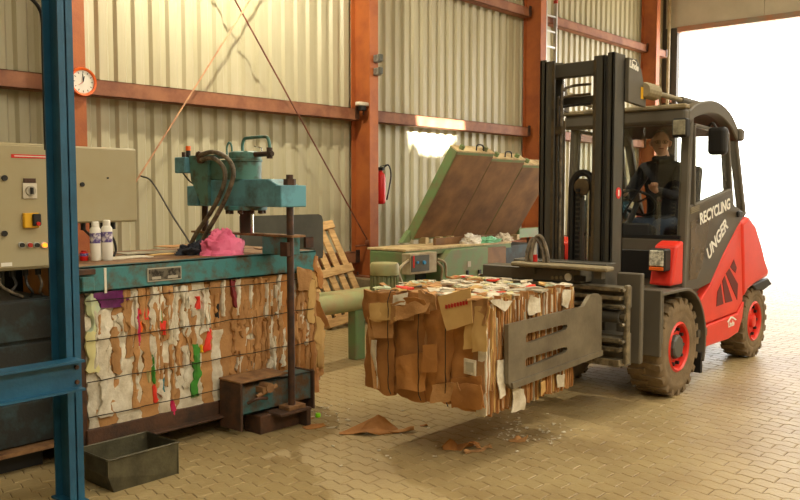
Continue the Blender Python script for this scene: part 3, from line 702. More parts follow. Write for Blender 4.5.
# clutter on the press table
TZ = 1.25
def lay(nm, lab, cat, m, px, py, w, d, rz, sd, z=TZ, amp=.004, th=.006, grp=None):
    c = at(px, py, 'z', z); mt = Matrix.Rotation(rz, 3, 'Z')
    def fn(u, v):
        p = c + mt @ Vector(((u - .5) * w, (v - .5) * d, 0)); k = crumple(p, amp, 7, sd); k.z = abs(k.z) * 2
        return p + Vector((k.x, k.y, k.z + th))
    return tag(MB().slab(fn, 8, 6, (0, 0, -th)).build(nm, m, smooth=True), lab, cat, grp)
G = 'loose sheets on the press table'
lay('paper_sheet', 'white paper sheet lying at the left end of the press table', 'paper', 'paper_white', 122, 258, .36, .22, .1, 1, grp=G)
lay('paper_sheet', 'greyish paper sheet on the press table behind the nameplate', 'paper', 'paper_grey', 148, 253, .42, .2, -.1, 2, z=TZ + .012, grp=G)
lay('cardboard_sheet', 'flat brown cardboard sheet on the press table below the hoses', 'cardboard', 'cardboard', 187, 246, .5, .22, .06, 3, grp=G)
lay('cardboard_sheet', 'dark flattened cardboard right of the pink cloth', 'cardboard', 'rust_edge', 271, 249, .22, .18, .3, 4, amp=.012, grp=G)
lay('paper_sheet', 'narrow yellow printed sheet on the press table', 'paper', 'cardboard_tan', 160, 255, .2, .05, .03, 5, z=TZ + .022, grp=G)
a, b = at(201, 250, 'z', TZ + .03), at(222, 243, 'z', TZ + .06)
tag(MB().bar(a, b, .03, .018).build('wooden_stick', 'wood', bev=.002, loc=(a.x, a.y, TZ + .01)), 'short wooden stick leaning on the dark cloth on the press table', 'stick')
def blob(nm, lab, m, c, sx, sy, sz, sd, amp, cat='cloth'):
    mb = MB(); nu, nv = 36, 18
    def fn(u, v):
        th, ph = u * 2 * pi, v * pi / 2 * .998
        d = Vector((cos(th) * cos(ph), sin(th) * cos(ph), sin(ph)))
        f = 1 + amp * noise.noise(d * 2.2 + Vector((sd, 0, 0))) + amp * .8 * abs(noise.noise(d * 4.5 + Vector((0, sd, 0)))) + amp * .25 * noise.noise(d * 11 + Vector((0, sd, 3)))
        return Vector(c) + Vector((d.x * sx, d.y * sy, d.z * sz)) * f
    mb.grid(fn, nu, nv)
    return tag(mb.build(nm, m, smooth=True, loc=c), lab, cat)
pc = at(243, 253, 'y', 5.05)
blob('cloth_bundle', 'crumpled bright pink cloth bundle on the press table', 'cloth_pink', (3.735, 4.95, TZ), .15, .13, .165, 3, .30)
dc = at(222, 252, 'y', 5.08)
blob('cloth_bundle', 'dark blue-grey rag beside the pink cloth on the press table', 'cloth_dark', (3.62, 5.10, TZ), .13, .10, .075, 8, .5)
def can(px, Y, h, lab, nm='spray_can', body='white', cap='white', r=.032):
    q = at(px, 262, 'y', Y); rt = root(nm, (q.x, Y, TZ), lab, 'can', 'cans on the press table')
    MB().lathe([(r * .92, 0), (r, .006), (r, h * .8), (r * .7, h * .86)], (q.x, Y, TZ), 'z', 20).build('body', body, rt, smooth=True)
    MB().lathe([(r * 1.005, h * .45), (r * 1.01, h * .46), (r * 1.01, h * .7), (r * 1.005, h * .71)], (q.x, Y, TZ), 'z', 20).build('printed_band', 'print_band', rt, smooth=True)
    MB().lathe([(r * .68, h * .86), (r * .68, h * .98), (r * .5, h)], (q.x, Y, TZ), 'z', 16).build('cap', cap, rt, smooth=True)
mat('print_band', (220, 214, 214), .4, 0, (92, 74, 140), 22, .55, .05)
can(96, 5.15, .26, 'left of two white printed cans on the press table', r=.036)
can(107.5, 5.12, .27, 'right of two white printed cans on the press table', r=.036)
can(84, 5.2, .07, 'small red can at the left end of the press table', 'small_can', 'red', 'red_dull', .028)

# metal bin on the floor
bn = root('metal_bin', (2.62, 4.41, 0), 'open olive-grey metal bin on the floor beside the blue post', 'bin')
x0, x1, y0, y1, h = 2.385, 2.85, 4.24, 4.58, .195; t = .004
def wallp(pts, v): return MB().prism(pts, v)
wallp([(x0 + .04, y0 + .01, 0), (x1, y0 + .01, 0), (x1, y0, h), (x0, y0, h), (x0, y0, .1)], (0, t, 0)).build('front_wall', 'bin_metal', bn)
wallp([(x0 + .04, y1 - .01, 0), (x1, y1 - .01, 0), (x1, y1, h), (x0, y1, h), (x0, y1, .1)], (0, -t, 0)).build('rear_wall', 'bin_metal', bn)
MB().box(x1 - t, x1, y0, y1, 0, h).build('end_wall', 'bin_metal', bn)
MB().prism([(x0, y0, h), (x0, y1, h), (x0, y1, .1), (x0, y0, .1)], (t, 0, 0)).prism([(x0, y0, .1), (x0, y1, .1), (x0 + .04, y1 - .01, 0), (x0 + .04, y0 + .01, 0)], (t, 0, 0)).build('end_wall', 'bin_metal', bn)
MB().box(x0 + .04, x1, y0 + .01, y1 - .01, 0, t).build('bottom', 'bin_metal', bn)
MB().tube([(x0, y0, h), (x1, y0, h), (x1, y1, h), (x0, y1, h), (x0, y0, h)], .007, 6).build('rim', 'bin_metal', bn, smooth=True)
mat('pane_brown', (92, 74, 54), .25, 0, (70, 58, 44), 4, .5)
mat('bag_green', (120, 196, 150), .4)
# ------------------------------------------------------------------ green press with its lid open
gp = root('lidded_press', (8.8, 6.4, 0), 'green press with a three-panel lid propped open, behind the held bale', 'press')
HY, HZ0 = 6.9, 1.09
lidtop = at(457, 152, 'x', 8.21); Lvec = Vector((0, lidtop.y - HY, lidtop.z - HZ0))
ln = Vector((1, 0, 0)).cross(Lvec.normalized())
if ln.y < 0: ln = -ln
edges = [8.21, 9.02, 9.83, 10.68]
for k in range(3):
    xa, xb = edges[k] + .006, edges[k + 1] - .006
    o = Vector((0, HY, HZ0)) - Lvec.normalized() * (0.0 + .07 * k) * 1
    ll = Lvec * (1.0)
    A = Vector((xa, o.y, o.z)); W = Vector((xb - xa, 0, 0))
    pn_ = MB().prism([A, A + W, A + W + ll, A + ll], ln * .14).build('lid_panel', 'press_green', gp, bev=.006)
    i = .005
    B = A + Vector((i if k else .012, 0, 0)) - ln * .004 + Lvec.normalized() * .03
    MB().prism([B, B + W - Vector((2 * i, 0, 0)), B + W - Vector((2 * i, 0, 0)) + ll * .95, B + ll * .95], ln * .01).build('lid_lining', 'lid_brown', pn_)
    T = A + ll
    MB().prism([T + ln * .0, T + W, T + W + ln * .14, T + ln * .14], Lvec.normalized() * .02).build('lid_edge', 'lid_edge', pn_, bev=.003)
    for hx in ((.22,) if k < 2 else (.4,)):
        c = T + Vector((hx + (.2 if k == 0 else .1), 0, 0)) + Lvec.normalized() * .02 + ln * .03
        MB().tube(spline([c, c + Vector((.02, 0, .07)), c + Vector((.14, 0, .07)), c + Vector((.16, 0, 0))], 4), .010, 6).build('lid_handle', 'black', pn_, smooth=True)
    for hx in (.12, .62):
        c = T + Vector((hx, 0, 0)) + Lvec.normalized() * .02 + ln * .05
        MB().cyl(c, c + Lvec.normalized() * .05, .035, 10).build('lid_knob', 'press_green', pn_, smooth=True)
    for hx in (.15, .45, .7):
        MB().box(xa + hx, xa + hx + .07, HY - .10, HY + .02, 1.0, 1.12 - .02 * k).build('hinge_lug', 'lid_edge', gp, bev=.004)
MB().prism([(8.05, 6.93, 1.06), (8.20, 6.93, 1.06), (8.33, 6.93, 1.22), (8.22, 6.93, 1.22)], (0, .08, 0)).build('lid_arm', 'press_green', gp, bev=.004)
MB().box(10.68, 11.8, 6.85, 7.0, 1.02, 1.16).build('rear_rail', 'press_green', gp, bev=.005)
# body
MB().box(7.75, 10.6, 6.45, 7.05, .15, .96).build('chamber', 'press_dark', gp)
MB().box(7.36, 9.6, 6.28, 6.9, 1.015, 1.04).build('table_plate', 'lid_edge', gp, bev=.003)
MB().box(7.36, 9.6, 6.29, 6.34, .955, 1.015).build('table_apron', 'press_green', gp, bev=.003)
MB().box(8.2, 9.75, 6.5, 6.54, 1.04, 1.13).build('chute_board', 'lid_brown', gp)
MB().prism([(7.36, 6.29, .1), (7.56, 6.29, .1), (7.56, 6.29, .86), (7.66, 6.29, .955), (7.66, 6.29, 1.015), (7.36, 6.29, 1.015)], (0, .58, 0)).build('left_cheek', 'press_green', gp, bev=.02)
GY = 6.2
a, b = at(442, 252, 'y', GY), at(488, 280, 'y', GY)
MB().prism([(a.x, GY, .45), (b.x, GY, .45), (b.x, GY, 1.0), (a.x + .18, GY, 1.0), (a.x, GY, .86)], (0, .5, 0)).build('ram_housing', 'press_green', gp, bev=.008)
for px, py, w_, h_ in ((467, 274, .03, .09), (479, 272, .05, .06)):
    q = at(px, py, 'y', GY); MB().box(q.x - w_ / 2, q.x + w_ / 2, GY - .02, GY + .002, q.z - h_ / 2, q.z + h_ / 2).build('hook_slot', 'black', gp)
q = at(469, 264, 'y', GY); MB().box(q.x - .035, q.x + .035, GY - .005, GY + .002, q.z - .035, q.z + .035).build('type_plate', 'print_grey', gp)
MB().box(b.x, b.x + .5, 6.25, 6.8, .5, .98).build('ram_box', 'lid_brown', gp, bev=.01)
for xx in (7.4, 8.2, 9.2, 10.4): MB().box(xx, xx + .12, 6.5, 6.9, 0, .2).build('foot', 'press_green', gp)
# control box and cables
a, b = at(410, 254, 'y', 6.17), at(437, 272, 'y', 6.17)
cb = MB().box(a.x, b.x, 6.17, 6.30, b.z, a.z).build('control_box', 'box_grey', gp, bev=.008)
MB().box(a.x + .02, a.x + .35, 6.162, 6.171, b.z + .03, a.z - .025).build('control_plate', 'grey_sheet', cb, bev=.003)
q = at(424.5, 262.5, 'y', 6.15); MB().cyl((q.x, 6.14, q.z), (q.x, 6.163, q.z), .022, 14).build('indicator_lamp', 'blue_dot', cb)
q = at(418, 262.5, 'y', 6.15); MB().cyl((q.x, 6.145, q.z), (q.x, 6.163, q.z), .016, 14).build('push_button', 'blue_dot', cb)
q = at(414.5, 262, 'y', 6.15); MB().box(q.x - .012, q.x + .012, 6.158, 6.163, q.z - .07, q.z + .07).build('warning_strip', 'red', cb)
for (p0, p1, p2) in (((410, 259), (400, 268), (398, 280)), ((437, 259), (445, 263), (446, 276)), ((437, 262), (442, 268), (441, 280)), ((398, 272), (403, 284), (412, 290))):
    MB().tube(spline([at(*p0, 'y', 6.2), at(*p1, 'y', 6.17), at(*p2, 'y', 6.2)], 6), .016, 8).build('cable', 'box_grey', gp, smooth=True)
# motor
q = at(384.5, 290, 'y', 5.75); mz = q.z
MB().lathe([(.13, 0), (.13, .16), (.125, .17)], (q.x, 5.75, mz), 'z', 28).build('motor_body', 'motor_green', gp, smooth=True)
for k in range(20):
    an = k * 2 * pi / 20; c = Vector((q.x + cos(an) * .138, 5.75 + sin(an) * .138, mz + .08))
    MB().obox(c, (.026, .008, .15), Matrix.Rotation(an, 3, 'Z')).build('cooling_fin', 'motor_green', gp)
MB().lathe([(.148, .16), (.152, .17), (.152, .265), (.14, .285), (.03, .292)], (q.x, 5.75, mz), 'z', 28).build('fan_cover', 'press_green_pale', gp, smooth=True)
MB().box(q.x - .25, q.x + .25, 5.55, 5.95, mz - .05, mz).build('motor_plate', 'press_green', gp)
MB().box(q.x - .2, q.x - .1, 5.6, 5.7, 0, mz - .05).box(q.x + .1, q.x + .2, 5.6, 5.7, 0, mz - .05).build('motor_stand', 'press_green', gp)
# long green guide tube on its leg
g0, g1 = at(306, 301, 'y', 5.7), at(402, 291, 'y', 5.7)
gz = .62
MB().tube([(5.0, 5.85, .60), (7.4, 5.85, .60)], .10, 20).build('guide_tube', 'press_green_pale', gp, smooth=True)
MB().box(4.95, 7.4, 5.83, 6.05, .64, .70).build('guide_cover', 'press_green_pale', gp, bev=.01)
l0 = at(361, 333, 'z', 0)
MB().box(6.02, 6.16, 5.80, 5.92, 0, .56).build('guide_leg', 'press_green', gp, bev=.01)
# loose bags on the table
bgs = at(478, 246, 'y', 6.12)
def rubbish(nm, lab, m, px, py, Y, s, sd):
    q = at(px, py, 'y', Y); return blob(nm, lab, m, (q.x, Y, 1.04), s[0], s[1], s[2], sd, .5, 'bag')
rubbish('plastic_bag', 'white plastic bag on the table of the green press', 'white', 472, 247, 6.42, (.16, .1, .10), 2)
rubbish('plastic_bag', 'pale green plastic bag on the table of the green press', 'bag_green', 489, 247, 6.36, (.22, .08, .06), 5)
rubbish('plastic_bag', 'white plastic sheet at the right end of the green press table', 'paper_white', 503, 246, 6.44, (.16, .09, .085), 9)

# ------------------------------------------------------------------ bale held by the clamp
BX0, BX1, BY0, BY1, QZ0, QZ1 = 4.12, 5.17, 2.87, 3.86, .36, 1.045
b2 = root('paper_bale', (4.6, 3.36, .36), 'brown cardboard bale held above the floor by the forklift clamp', 'bale', 'pressed bales')
def corefn(mb):
    n = 7
    faces = []
    for ax, s in ((0, 0), (0, 1), (1, 0), (1, 1), (2, 0), (2, 1)):
        def fn(u, v, ax=ax, s=s):
            c = [0, 0, 0]; o = [k for k in range(3) if k != ax]; c[ax] = s; c[o[0]] = u; c[o[1]] = v
            p = Vector((BX0 + .02 + (BX1 - BX0 - .04) * c[0], BY0 + .03 + (BY1 - BY0 - .05) * c[1], QZ0 + .02 + (QZ1 - QZ0 - .04) * c[2]))
            return p + crumple(p, .018, 3, 2)
        mb.grid(fn, n, n)
    return mb
corefn(MB()).build('core', 'cardboard', b2, smooth=True)
# big brown sheets on the face turned to the left (-X)
rr = random.Random(5)
ysp = [3.90, 3.62, 3.36, 3.14, 2.90]
for k in range(4):
    ya, yb = ysp[k], ysp[k + 1]
    def fn(u, v, ya=ya, yb=yb, k=k):
        y = ya + (yb - ya) * u + .012 * noise.noise(Vector((k, v * 5, 1))); z = QZ0 - .01 + (QZ1 - QZ0 + .0) * v + .03 * noise.noise(Vector((y * 3, k, v * 2)))
        b_ = .035 * sin(pi * u) ** .6 * (1 - .35 * (2 * v - 1) ** 2)
        return Vector((BX0 + .01 - b_, y, z)) + crumple((0, y, z), .030, 4.5, k) + crumple((0, y, z), .014, 13, k + 3)
    MB().slab(fn, 18, 26, (.03, 0, 0)).build('cardboard_sheet', 'cardboard_orange', b2, smooth=True)
XQ = lambda px, py, dx: at(px, py, 'x', BX0 - dx)
def bflap(m, pts, sd, amp=.012, nm='cardboard_flap'):
    return flap(b2, nm, m, [XQ(*p) for p in pts], amp, sd, (.006, 0, 0), 8, 8)
f1 = bflap('cardboard_tan', [(437, 297, .09), (470, 288, .06), (472, 323, .07), (446, 331, .10)], 1, .006)
for k in range(8):      # worn red stamp, no longer legible
    q = XQ(446 + k * 2.9, 306.6 - k * .62, .098 - k * .003)
    MB().prism([q + Vector((0, -.008, -.014)), q + Vector((0, .008, -.012)), q + Vector((0, .007, .012)), q + Vector((0, -.009, .010))], (.003, 0, 0)).build('stamp_mark', 'red_dull', f1)
bflap('cardboard', [(369, 303, .03), (392, 299, .03), (392, 339, .05), (373, 338, .05)], 2)
bflap('cardboard_orange', [(422, 345, .06), (437, 343, .06), (436, 372, .06), (421, 374, .05)], 3)
bflap('cardboard_tan', [(464, 326, .06), (473, 322, .05), (472, 348, .04), (463, 349, .05)], 4)
bflap('cardboard', [(366, 303, .02), (372, 308, .0), (380, 388, .02), (374, 388, .04)], 6)
bflap('cardboard_orange', [(450, 380, .05), (482, 374, .03), (484, 409, .03), (455, 404, .05)], 8, .02)
bflap('cardboard', [(395, 302, .05), (430, 302, .05), (424, 312, .09), (396, 320, .08)], 9, .02)
bflap('cardboard', [(470, 330, .03), (486, 330, .01), (486, 400, .02), (474, 402, .03)], 10, .02)
bflap('paper_white', [(392, 297, .05), (407, 293, .03), (404, 305, .07), (391, 306, .08)], 11, .02, 'paper_scrap')
bflap('paper_white', [(371, 340, .03), (376, 340, .04), (377, 388, .03), (373, 388, .02)], 12, .01, 'paper_scrap')
for k, (x_, y_, w_, h_, m_) in enumerate(((384, 310, 13, 9, 'cardboard_tan'), (401, 312, 12, 10, 'cardboard'), (414, 306, 12, 9, 'cardboard_orange'), (428, 303, 11, 9, 'cardboard'), (478, 308, 10, 12, 'cardboard'), (480, 330, 8, 22, 'cardboard_tan'),
        (446, 392, 14, 9, 'cardboard'), (466, 396, 13, 10, 'cardboard_orange'), (412, 372, 14, 16, 'cardboard_orange'))):
    j_ = lambda: rr.uniform(-3, 3)
    bflap(m_, [(x_ - w_ + j_(), y_ - h_ + j_(), .055), (x_ + w_ + j_(), y_ - h_ + j_(), .055), (x_ + w_ + j_(), y_ + h_ + j_(), .06), (x_ - w_ + j_(), y_ + h_ + j_(), .06)], 30 + k, .028)
q = XQ(470, 367, .075)
MB().prism([q + Vector((-.002, -.045, -.05)), q + Vector((-.002, .045, -.045)), q + Vector((-.002, .045, .05)), q + Vector((-.002, -.045, .045))], (.004, 0, 0)).build('address_label', 'paper_white', b2)
MB().prism([q + Vector((-.004, -.03, -.03)), q + Vector((-.004, .03, -.03)), q + Vector((-.004, .03, .03)), q + Vector((-.004, -.03, .03))], (.002, 0, 0)).build('label_print', 'paper_grey', b2)
for y in (3.62, 3.36, 3.14):
    MB().tube([(BX0 + .3, y, QZ1 + .015), (BX0 - .03, y, QZ1 + .01)] + [(BX0 - .058 - .008 * noise.noise(Vector((y, k, 0))), y + .006 * noise.noise(Vector((k * .8, y, 2))), QZ1 - .06 - k * .058) for k in range(11)] + [(BX0 - .03, y, QZ0 + .0)], .0035, 5).build('baling_wire', 'wire', b2)
# edges of the pressed layers on the face turned to the camera (-Y)
cnt = 0; lay_m = {m: MB() for m in ('cardboard', 'cardboard_orange', 'paper_white', 'cardboard_tan', 'paper_grey')}
x = BX0 - .02
rr = random.Random(11)
while x < BX1:
    w = rr.uniform(.006, .015)
    m = rr.choice(['cardboard'] * 5 + ['cardboard_orange'] * 5 + ['cardboard_tan'] * 2 + ['paper_white'] * 3 + ['paper_grey'])
    z = QZ0 - rr.uniform(0, .03)
    while z < QZ1 - .05:
        hh = rr.uniform(.15, .7); z1 = min(z + hh, QZ1 + rr.uniform(-.03, .02)); out = rr.uniform(-.012, .03); ph = rr.uniform(0, 99)
        def fn(u, v, x=x, w=w, z=z, z1=z1, out=out, ph=ph):
            zz = z + (z1 - z) * v
            return Vector((x + w * u + .008 * noise.noise(Vector((ph, zz * 6, 0))), BY0 - out * .6 - .01 * noise.noise(Vector((ph, zz * 9, u))), zz))
        lay_m[m].slab(fn, 1, max(2, int((z1 - z) / .06)), (0, .06, 0)); cnt += 1
        z = z1
        if rr.random() < .5: m = rr.choice(['cardboard', 'cardboard_tan', 'paper_white', 'cardboard_orange'])
    x += w * .8
for m, mb in lay_m.items(): mb.build('paper_layers' if 'paper' in m else 'cardboard_layers', m, b2, kind='stuff')
# loose scraps over the top
for k in range(120):
    xx = rr.uniform(BX0, BX1); yy = rr.uniform(BY0, BY1); an = rr.uniform(0, pi); w, d = rr.uniform(.05, .16), rr.uniform(.03, .08); ph = rr.uniform(0, 99)
    ca, sa = cos(an), sin(an)
    def fn(u, v):
        a_, b_ = (u - .5) * w, (v - .5) * d
        p = Vector((xx + a_ * ca - b_ * sa, yy + a_ * sa + b_ * ca, QZ1 + .012)); c = crumple(p, .03, 9, ph); c.z = abs(c.z) * .8
        return p + c
    m = rr.choice(['paper_white'] * 9 + ['cardboard'] * 4 + ['cardboard_tan'] * 2 + ['paper_grey'] * 2 + ['paper_blue', 'paper_red', 'paper_yellow'])
    MB().slab(fn, 4, 3, (0, 0, -.012)).build('paper_scrap' if 'paper' in m else 'cardboard_scrap', m, b2, smooth=True)
for (pts, m, sd) in (([(531, 296), (541, 298), (540, 312), (529, 316)], 'paper_white', 1), ([(563, 289), (570, 290), (569, 308), (562, 306)], 'paper_white', 2),
                     ([(513, 388), (523, 388), (526, 409), (510, 411)], 'paper_white', 3), ([(540, 382), (546, 380), (547, 392), (541, 396)], 'cardboard_tan', 4),
                     ([(498, 360), (506, 358), (505, 395), (499, 400)], 'paper_white', 5), ([(557, 375), (564, 374), (563, 386), (558, 386)], 'paper_white', 6),
                     ([(490, 302), (500, 300), (512, 302), (505, 312)], 'paper_white', 7)):
    flap(b2, 'paper_scrap', m, [at(*p, 'y', BY0 - .035) for p in pts], .02, sd, (0, .006, 0), 6, 6)

# ------------------------------------------------------------------ scraps on the floor
def scrap(nm, lab, m, px, py, w, d, rz, sd, lift=.05, cat='scrap', tip=0):
    c = at(px, py, 'z', 0); mt = Matrix.Rotation(rz, 3, 'Z')
    def fn(u, v):
        e = 1 - .55 * abs(2 * u - 1) ** 1.5 * (1 if sd % 2 else .7)
        p = c + mt @ Vector(((u - .5) * w, (v - .5) * d * e + .2 * d * noise.noise(Vector((u * 3, sd, 0))), 0))
        h = max(0, noise.noise(Vector((u * 2.2, v * 1.6, sd * 1.3)))) * lift * 2 + tip * max(0, 1 - 3 * abs(u - .7)) * v
        return p + Vector((0, 0, .006 + h))
    return tag(MB().slab(fn, 9, 6, (0, 0, -.004)).build(nm, m, smooth=True, loc=(c.x, c.y, 0)), lab, cat, 'scraps on the floor')
scrap('cardboard_scrap', 'large torn cardboard scrap with a raised tip, left on the floor below the bales', 'cardboard_orange', 369, 433, .42, .14, -.75, 1, .03, tip=.10)
scrap('cardboard_scrap', 'thin curled tan cardboard strip beside the raised-tip scrap', 'cardboard', 397, 432, .24, .07, -.75, 2, .02)
scrap('cardboard_scrap', 'folded brown cardboard scrap in the middle of the floor', 'cardboard_orange', 461, 448, .26, .12, -.7, 3, .04)
scrap('cardboard_scrap', 'dark tan curled strip touching the folded scrap mid-floor', 'cardboard', 478, 451, .22, .05, -.3, 4, .04)
scrap('cardboard_scrap', 'small crumpled brown scrap right of the folded one', 'cardboard', 518, 441, .13, .08, -.6, 5, .04)
scrap('cardboard_scrap', 'small flat brown scrap right in front of the press foot', 'cardboard_orange', 314, 427, .16, .11, -.3, 6, .01)
scrap('cardboard_scrap', 'tiny brown scrap by the press foot', 'cardboard', 309, 419, .08, .04, -.3, 8, .01)
scrap('paper_scrap', 'small white scrap beside the press foot', 'paper_white', 332, 428, .08, .03, -.5, 9, .01)
scrap('cardboard_scrap', 'tiny brown chip left of the folded scrap', 'cardboard_orange', 424, 426, .06, .04, -.5, 7, .01)
gc = at(318, 417, 'z', 0)
tag(MB().lathe([(.018, 0), (.02, .004), (.02, .024), (.016, .03)], (gc.x, gc.y, 0), 'z', 16).build('bottle_cap', 'white', smooth=True), 'bright green bottle cap on the floor by the press foot', 'cap')
mat('cap_green', (140, 230, 30), .4); bpy.data.objects['bottle_cap'].data.materials[0] = M['cap_green']
crumbs = MB()
for k in range(150):
    if k < 85: px, py = rr.gauss(528, 24), rr.gauss(432, 8)
    elif k < 120: px, py = rr.uniform(300, 350), rr.uniform(402, 425)
    else: px, py = rr.uniform(330, 440), rr.uniform(365, 470)
    if py < 345: continue
    c = at(px, py, 'z', 0); s_ = rr.uniform(.005, .014)
    crumbs.obox(c + Vector((0, 0, .006)), (s_ * 2, s_, .005), Matrix.Rotation(rr.uniform(0, 3), 3, 'Z'))
cr = crumbs.build('paper_crumbs', 'paper_white', kind='stuff'); tag(cr, 'white paper crumbs strewn on the floor under the bales', 'crumbs')
# ------------------------------------------------------------------ forklift with bale clamp
CY = 3.36
fk = root('forklift', (7.5, CY, 0), 'red and dark grey forklift truck with mast and bale clamp', 'forklift')
NY, FYS = 2.78, 3.94
S = lambda px, py, Y=NY: at(px, py, 'y', Y)
def side(pts, Y0, Y1):      # a side outline (x, z) running across the truck
    return MB().prism([(p[0], Y0, p[1]) for p in pts], (0, Y1 - Y0, 0))
def sp(*pp, Y=NY): return [(S(a, b, Y).x, S(a, b, Y).z) for a, b in pp]
# --- wheels
def wheel(x, z, y_out, r, w, sgn, front):
    # sgn -1: outer face looks to -Y
    yo = y_out; yi = y_out - sgn * w
    ri = .52 if front else .56
    pr = [(r * ri, w), (r * ri, 0), (r * .66, -.012), (r * .72, -.006), (r * .76, -.014), (r * .86, -.012), (r * .95, .004), (r * .985, .03), (r * .985, w - .03), (r * .95, w), (r * ri, w)]
    t = MB().lathe([(a, -sgn * h) for a, h in pr], (x, yo, z), 'y', 48, cap=False).build('wheel', 'tyre', fk, smooth=True)
    # tread lugs
    n = 20; lm = MB()
    A0 = Vector((0, -sgn * .004, r * .985)); 
    lw = w * .56
    q = [(-.030, 0), (.030, 0), (.052, lw), (.012, lw)]
    lm.prism([(a, -sgn * (b - .006) if b == 0 else -sgn * b, r * .965) for a, b in q], (0, 0, r * .045))
    lm.prism([(a, -sgn * b, r * .88) for a, b in ((-.026, -.010), (.026, -.010), (.028, 0.02), (-.028, 0.02))], (0, 0, r * .12))
    me = lm.mesh('tread_lug'); me.materials.append(M['tyre'])
    q2 = MB(); q2.prism([(a, -sgn * (w - b), r * .965) for a, b in q], (0, 0, r * .045)); me2 = q2.mesh('tread_lug'); me2.materials.append(M['tyre'])
    base = LOC['forklift']
    for k in range(n):
        for mesh_, off in ((me, 0), (me2, .5)):
            o = bpy.data.objects.new('tread_lug', mesh_); col.objects.link(o); o.parent = t
            o.location = Vector((x, yo, z)) - base; o.rotation_euler = (0, 2 * pi * (k + off) / n, 0)
    rr_ = r * ri
    MB().lathe([(rr_, -sgn * a) if i else (rr_, 0) for i, a in enumerate((0, .0))] + [(rr_ * .93, sgn * .012), (rr_ * .86, -sgn * .0), (rr_ * .82, -sgn * .05), (rr_ * .45, -sgn * .035), (.001, -sgn * .035)], (x, yo, z), 'y', 40, cap=False).build('rim', 'fork_red', t, smooth=True)
    nb = 10
    for k in range(nb):
        a = 2 * pi * k / nb; c = Vector((x + cos(a) * rr_ * .70, yo - sgn * .045, z + sin(a) * rr_ * .70))
        MB().cyl(c, c + Vector((0, sgn * .03, 0)), .016, 6).build('wheel_nut', 'black', t)
    if front:
        MB().lathe([(rr_ * .50, -sgn * .04), (rr_ * .48, -sgn * .008), (rr_ * .42, sgn * .004), (.001, sgn * .005)], (x, yo, z), 'y', 10).build('hub_cap', 'hub_grey', t)
    else:
        MB().lathe([(rr_ * .34, -sgn * .04), (rr_ * .30, sgn * .0), (rr_ * .16, sgn * .006), (.001, sgn * .006)], (x, yo, z), 'y', 16).build('hub_cap', 'fork_red', t)
    return t
FX, FZ, RX, RZ = 6.75, .41, 8.86, .375
wheel(FX, FZ, 2.745, .41, .28, -1, True); wheel(FX, FZ, 2 * CY - 2.745, .41, .28, 1, True)
wheel(RX, RZ, 2.81, .37, .24, -1, False); wheel(RX, RZ, 2 * CY - 2.81, .37, .24, 1, False)
MB().box(6.62, 6.88, 3.0, 3.72, .30, .52).build('front_axle', 'fork_dark', fk)
MB().box(8.78, 8.94, 3.0, 3.72, .30, .45).build('rear_axle', 'fork_dark', fk)
# --- body
chs = MB().box(6.95, 8.45, 2.84, 3.88, .30, .80).build('chassis', 'fork_dark', fk)
ec = side(sp((698, 304), (711, 285), (724, 255), (737, 228), (741, 222), (743, 300), (737, 312), (700, 326)), NY, FYS).build('engine_cover', 'fork_red', fk, bev=.012, seg=2)
cw = side(sp((741, 221.5), (749, 215.5), (756, 225), (762, 245), (765, 258), (768.5, 268), (768, 277), (757, 283), (748, 290), (743, 299)), NY - .01, FYS + .01).build('counterweight', 'fork_red', fk, bev=.07, seg=4)
cw.data.shade_smooth(); cw.data.set_sharp_from_angle(angle=R(50))
ctz = side([(8.35, .30), (8.52, .25), (9.20, .40), (9.28, .80), (8.45, .80)], 3.08, 3.64).build('rear_ballast', 'fork_dark', fk, bev=.03)
sk = side(sp((700, 327.5), (737, 313), (743, 301), (741, 318), (737, 332), (727, 339), (704, 347)), NY - .015, FYS + .015).build('side_skirt', 'fork_red', fk, bev=.012, seg=2)
side(sp((752, 285), (768, 278), (772, 284), (764, 290), (756, 290)), NY - .005, NY + .2).build('rear_fender', 'black', fk, bev=.01)
# logo on skirt: peaked roof mark with a script line
lgm = S(731, 321, NY - .016)
def tri(pts, m, par, nm): return MB().prism([(S(a, b, NY - .017).x, NY - .017, S(a, b, NY - .017).z) for a, b in pts], (0, -.002, 0)).build(nm, m, par)
tri([(727, 322.2), (730.5, 316.5), (733, 316.6), (736.5, 319.5), (735.3, 320.4), (732.4, 318.2), (731, 318.2), (728.8, 322)], 'white', sk, 'logo_mark')
text('lettering', 'Linde', 'white', sk, S(731.3, 324.0, NY - .0175), S(737, 321.8) - S(724, 326.6), (0, 0, 1), .075, bold=.002, label='white script lettering')
# vent grille: slanted mesh fields
def grille(pts):
    g = MB().prism([(S(a, b, NY - .003).x, NY - .003, S(a, b, NY - .003).z) for a, b in pts], (0, .004, 0)).build('vent_grille', 'grille', ec)
    P_ = [S(a, b, NY - .006) for a, b in pts]
    return g
grille([(734, 259.5), (736.8, 268), (735.5, 273), (730.5, 267)])
grille([(729.5, 268.5), (738, 284), (737.3, 300), (726, 273.5)])
grille([(724.8, 276), (732.5, 301), (725.5, 303), (722.4, 281)])
grille([(721, 284), (723.5, 304), (716.5, 306.5), (717.5, 292)])
# bars over the grilles
for pts in (((734.3, 262), (736.2, 270)), ((731.5, 266), (736, 272))):
    pass
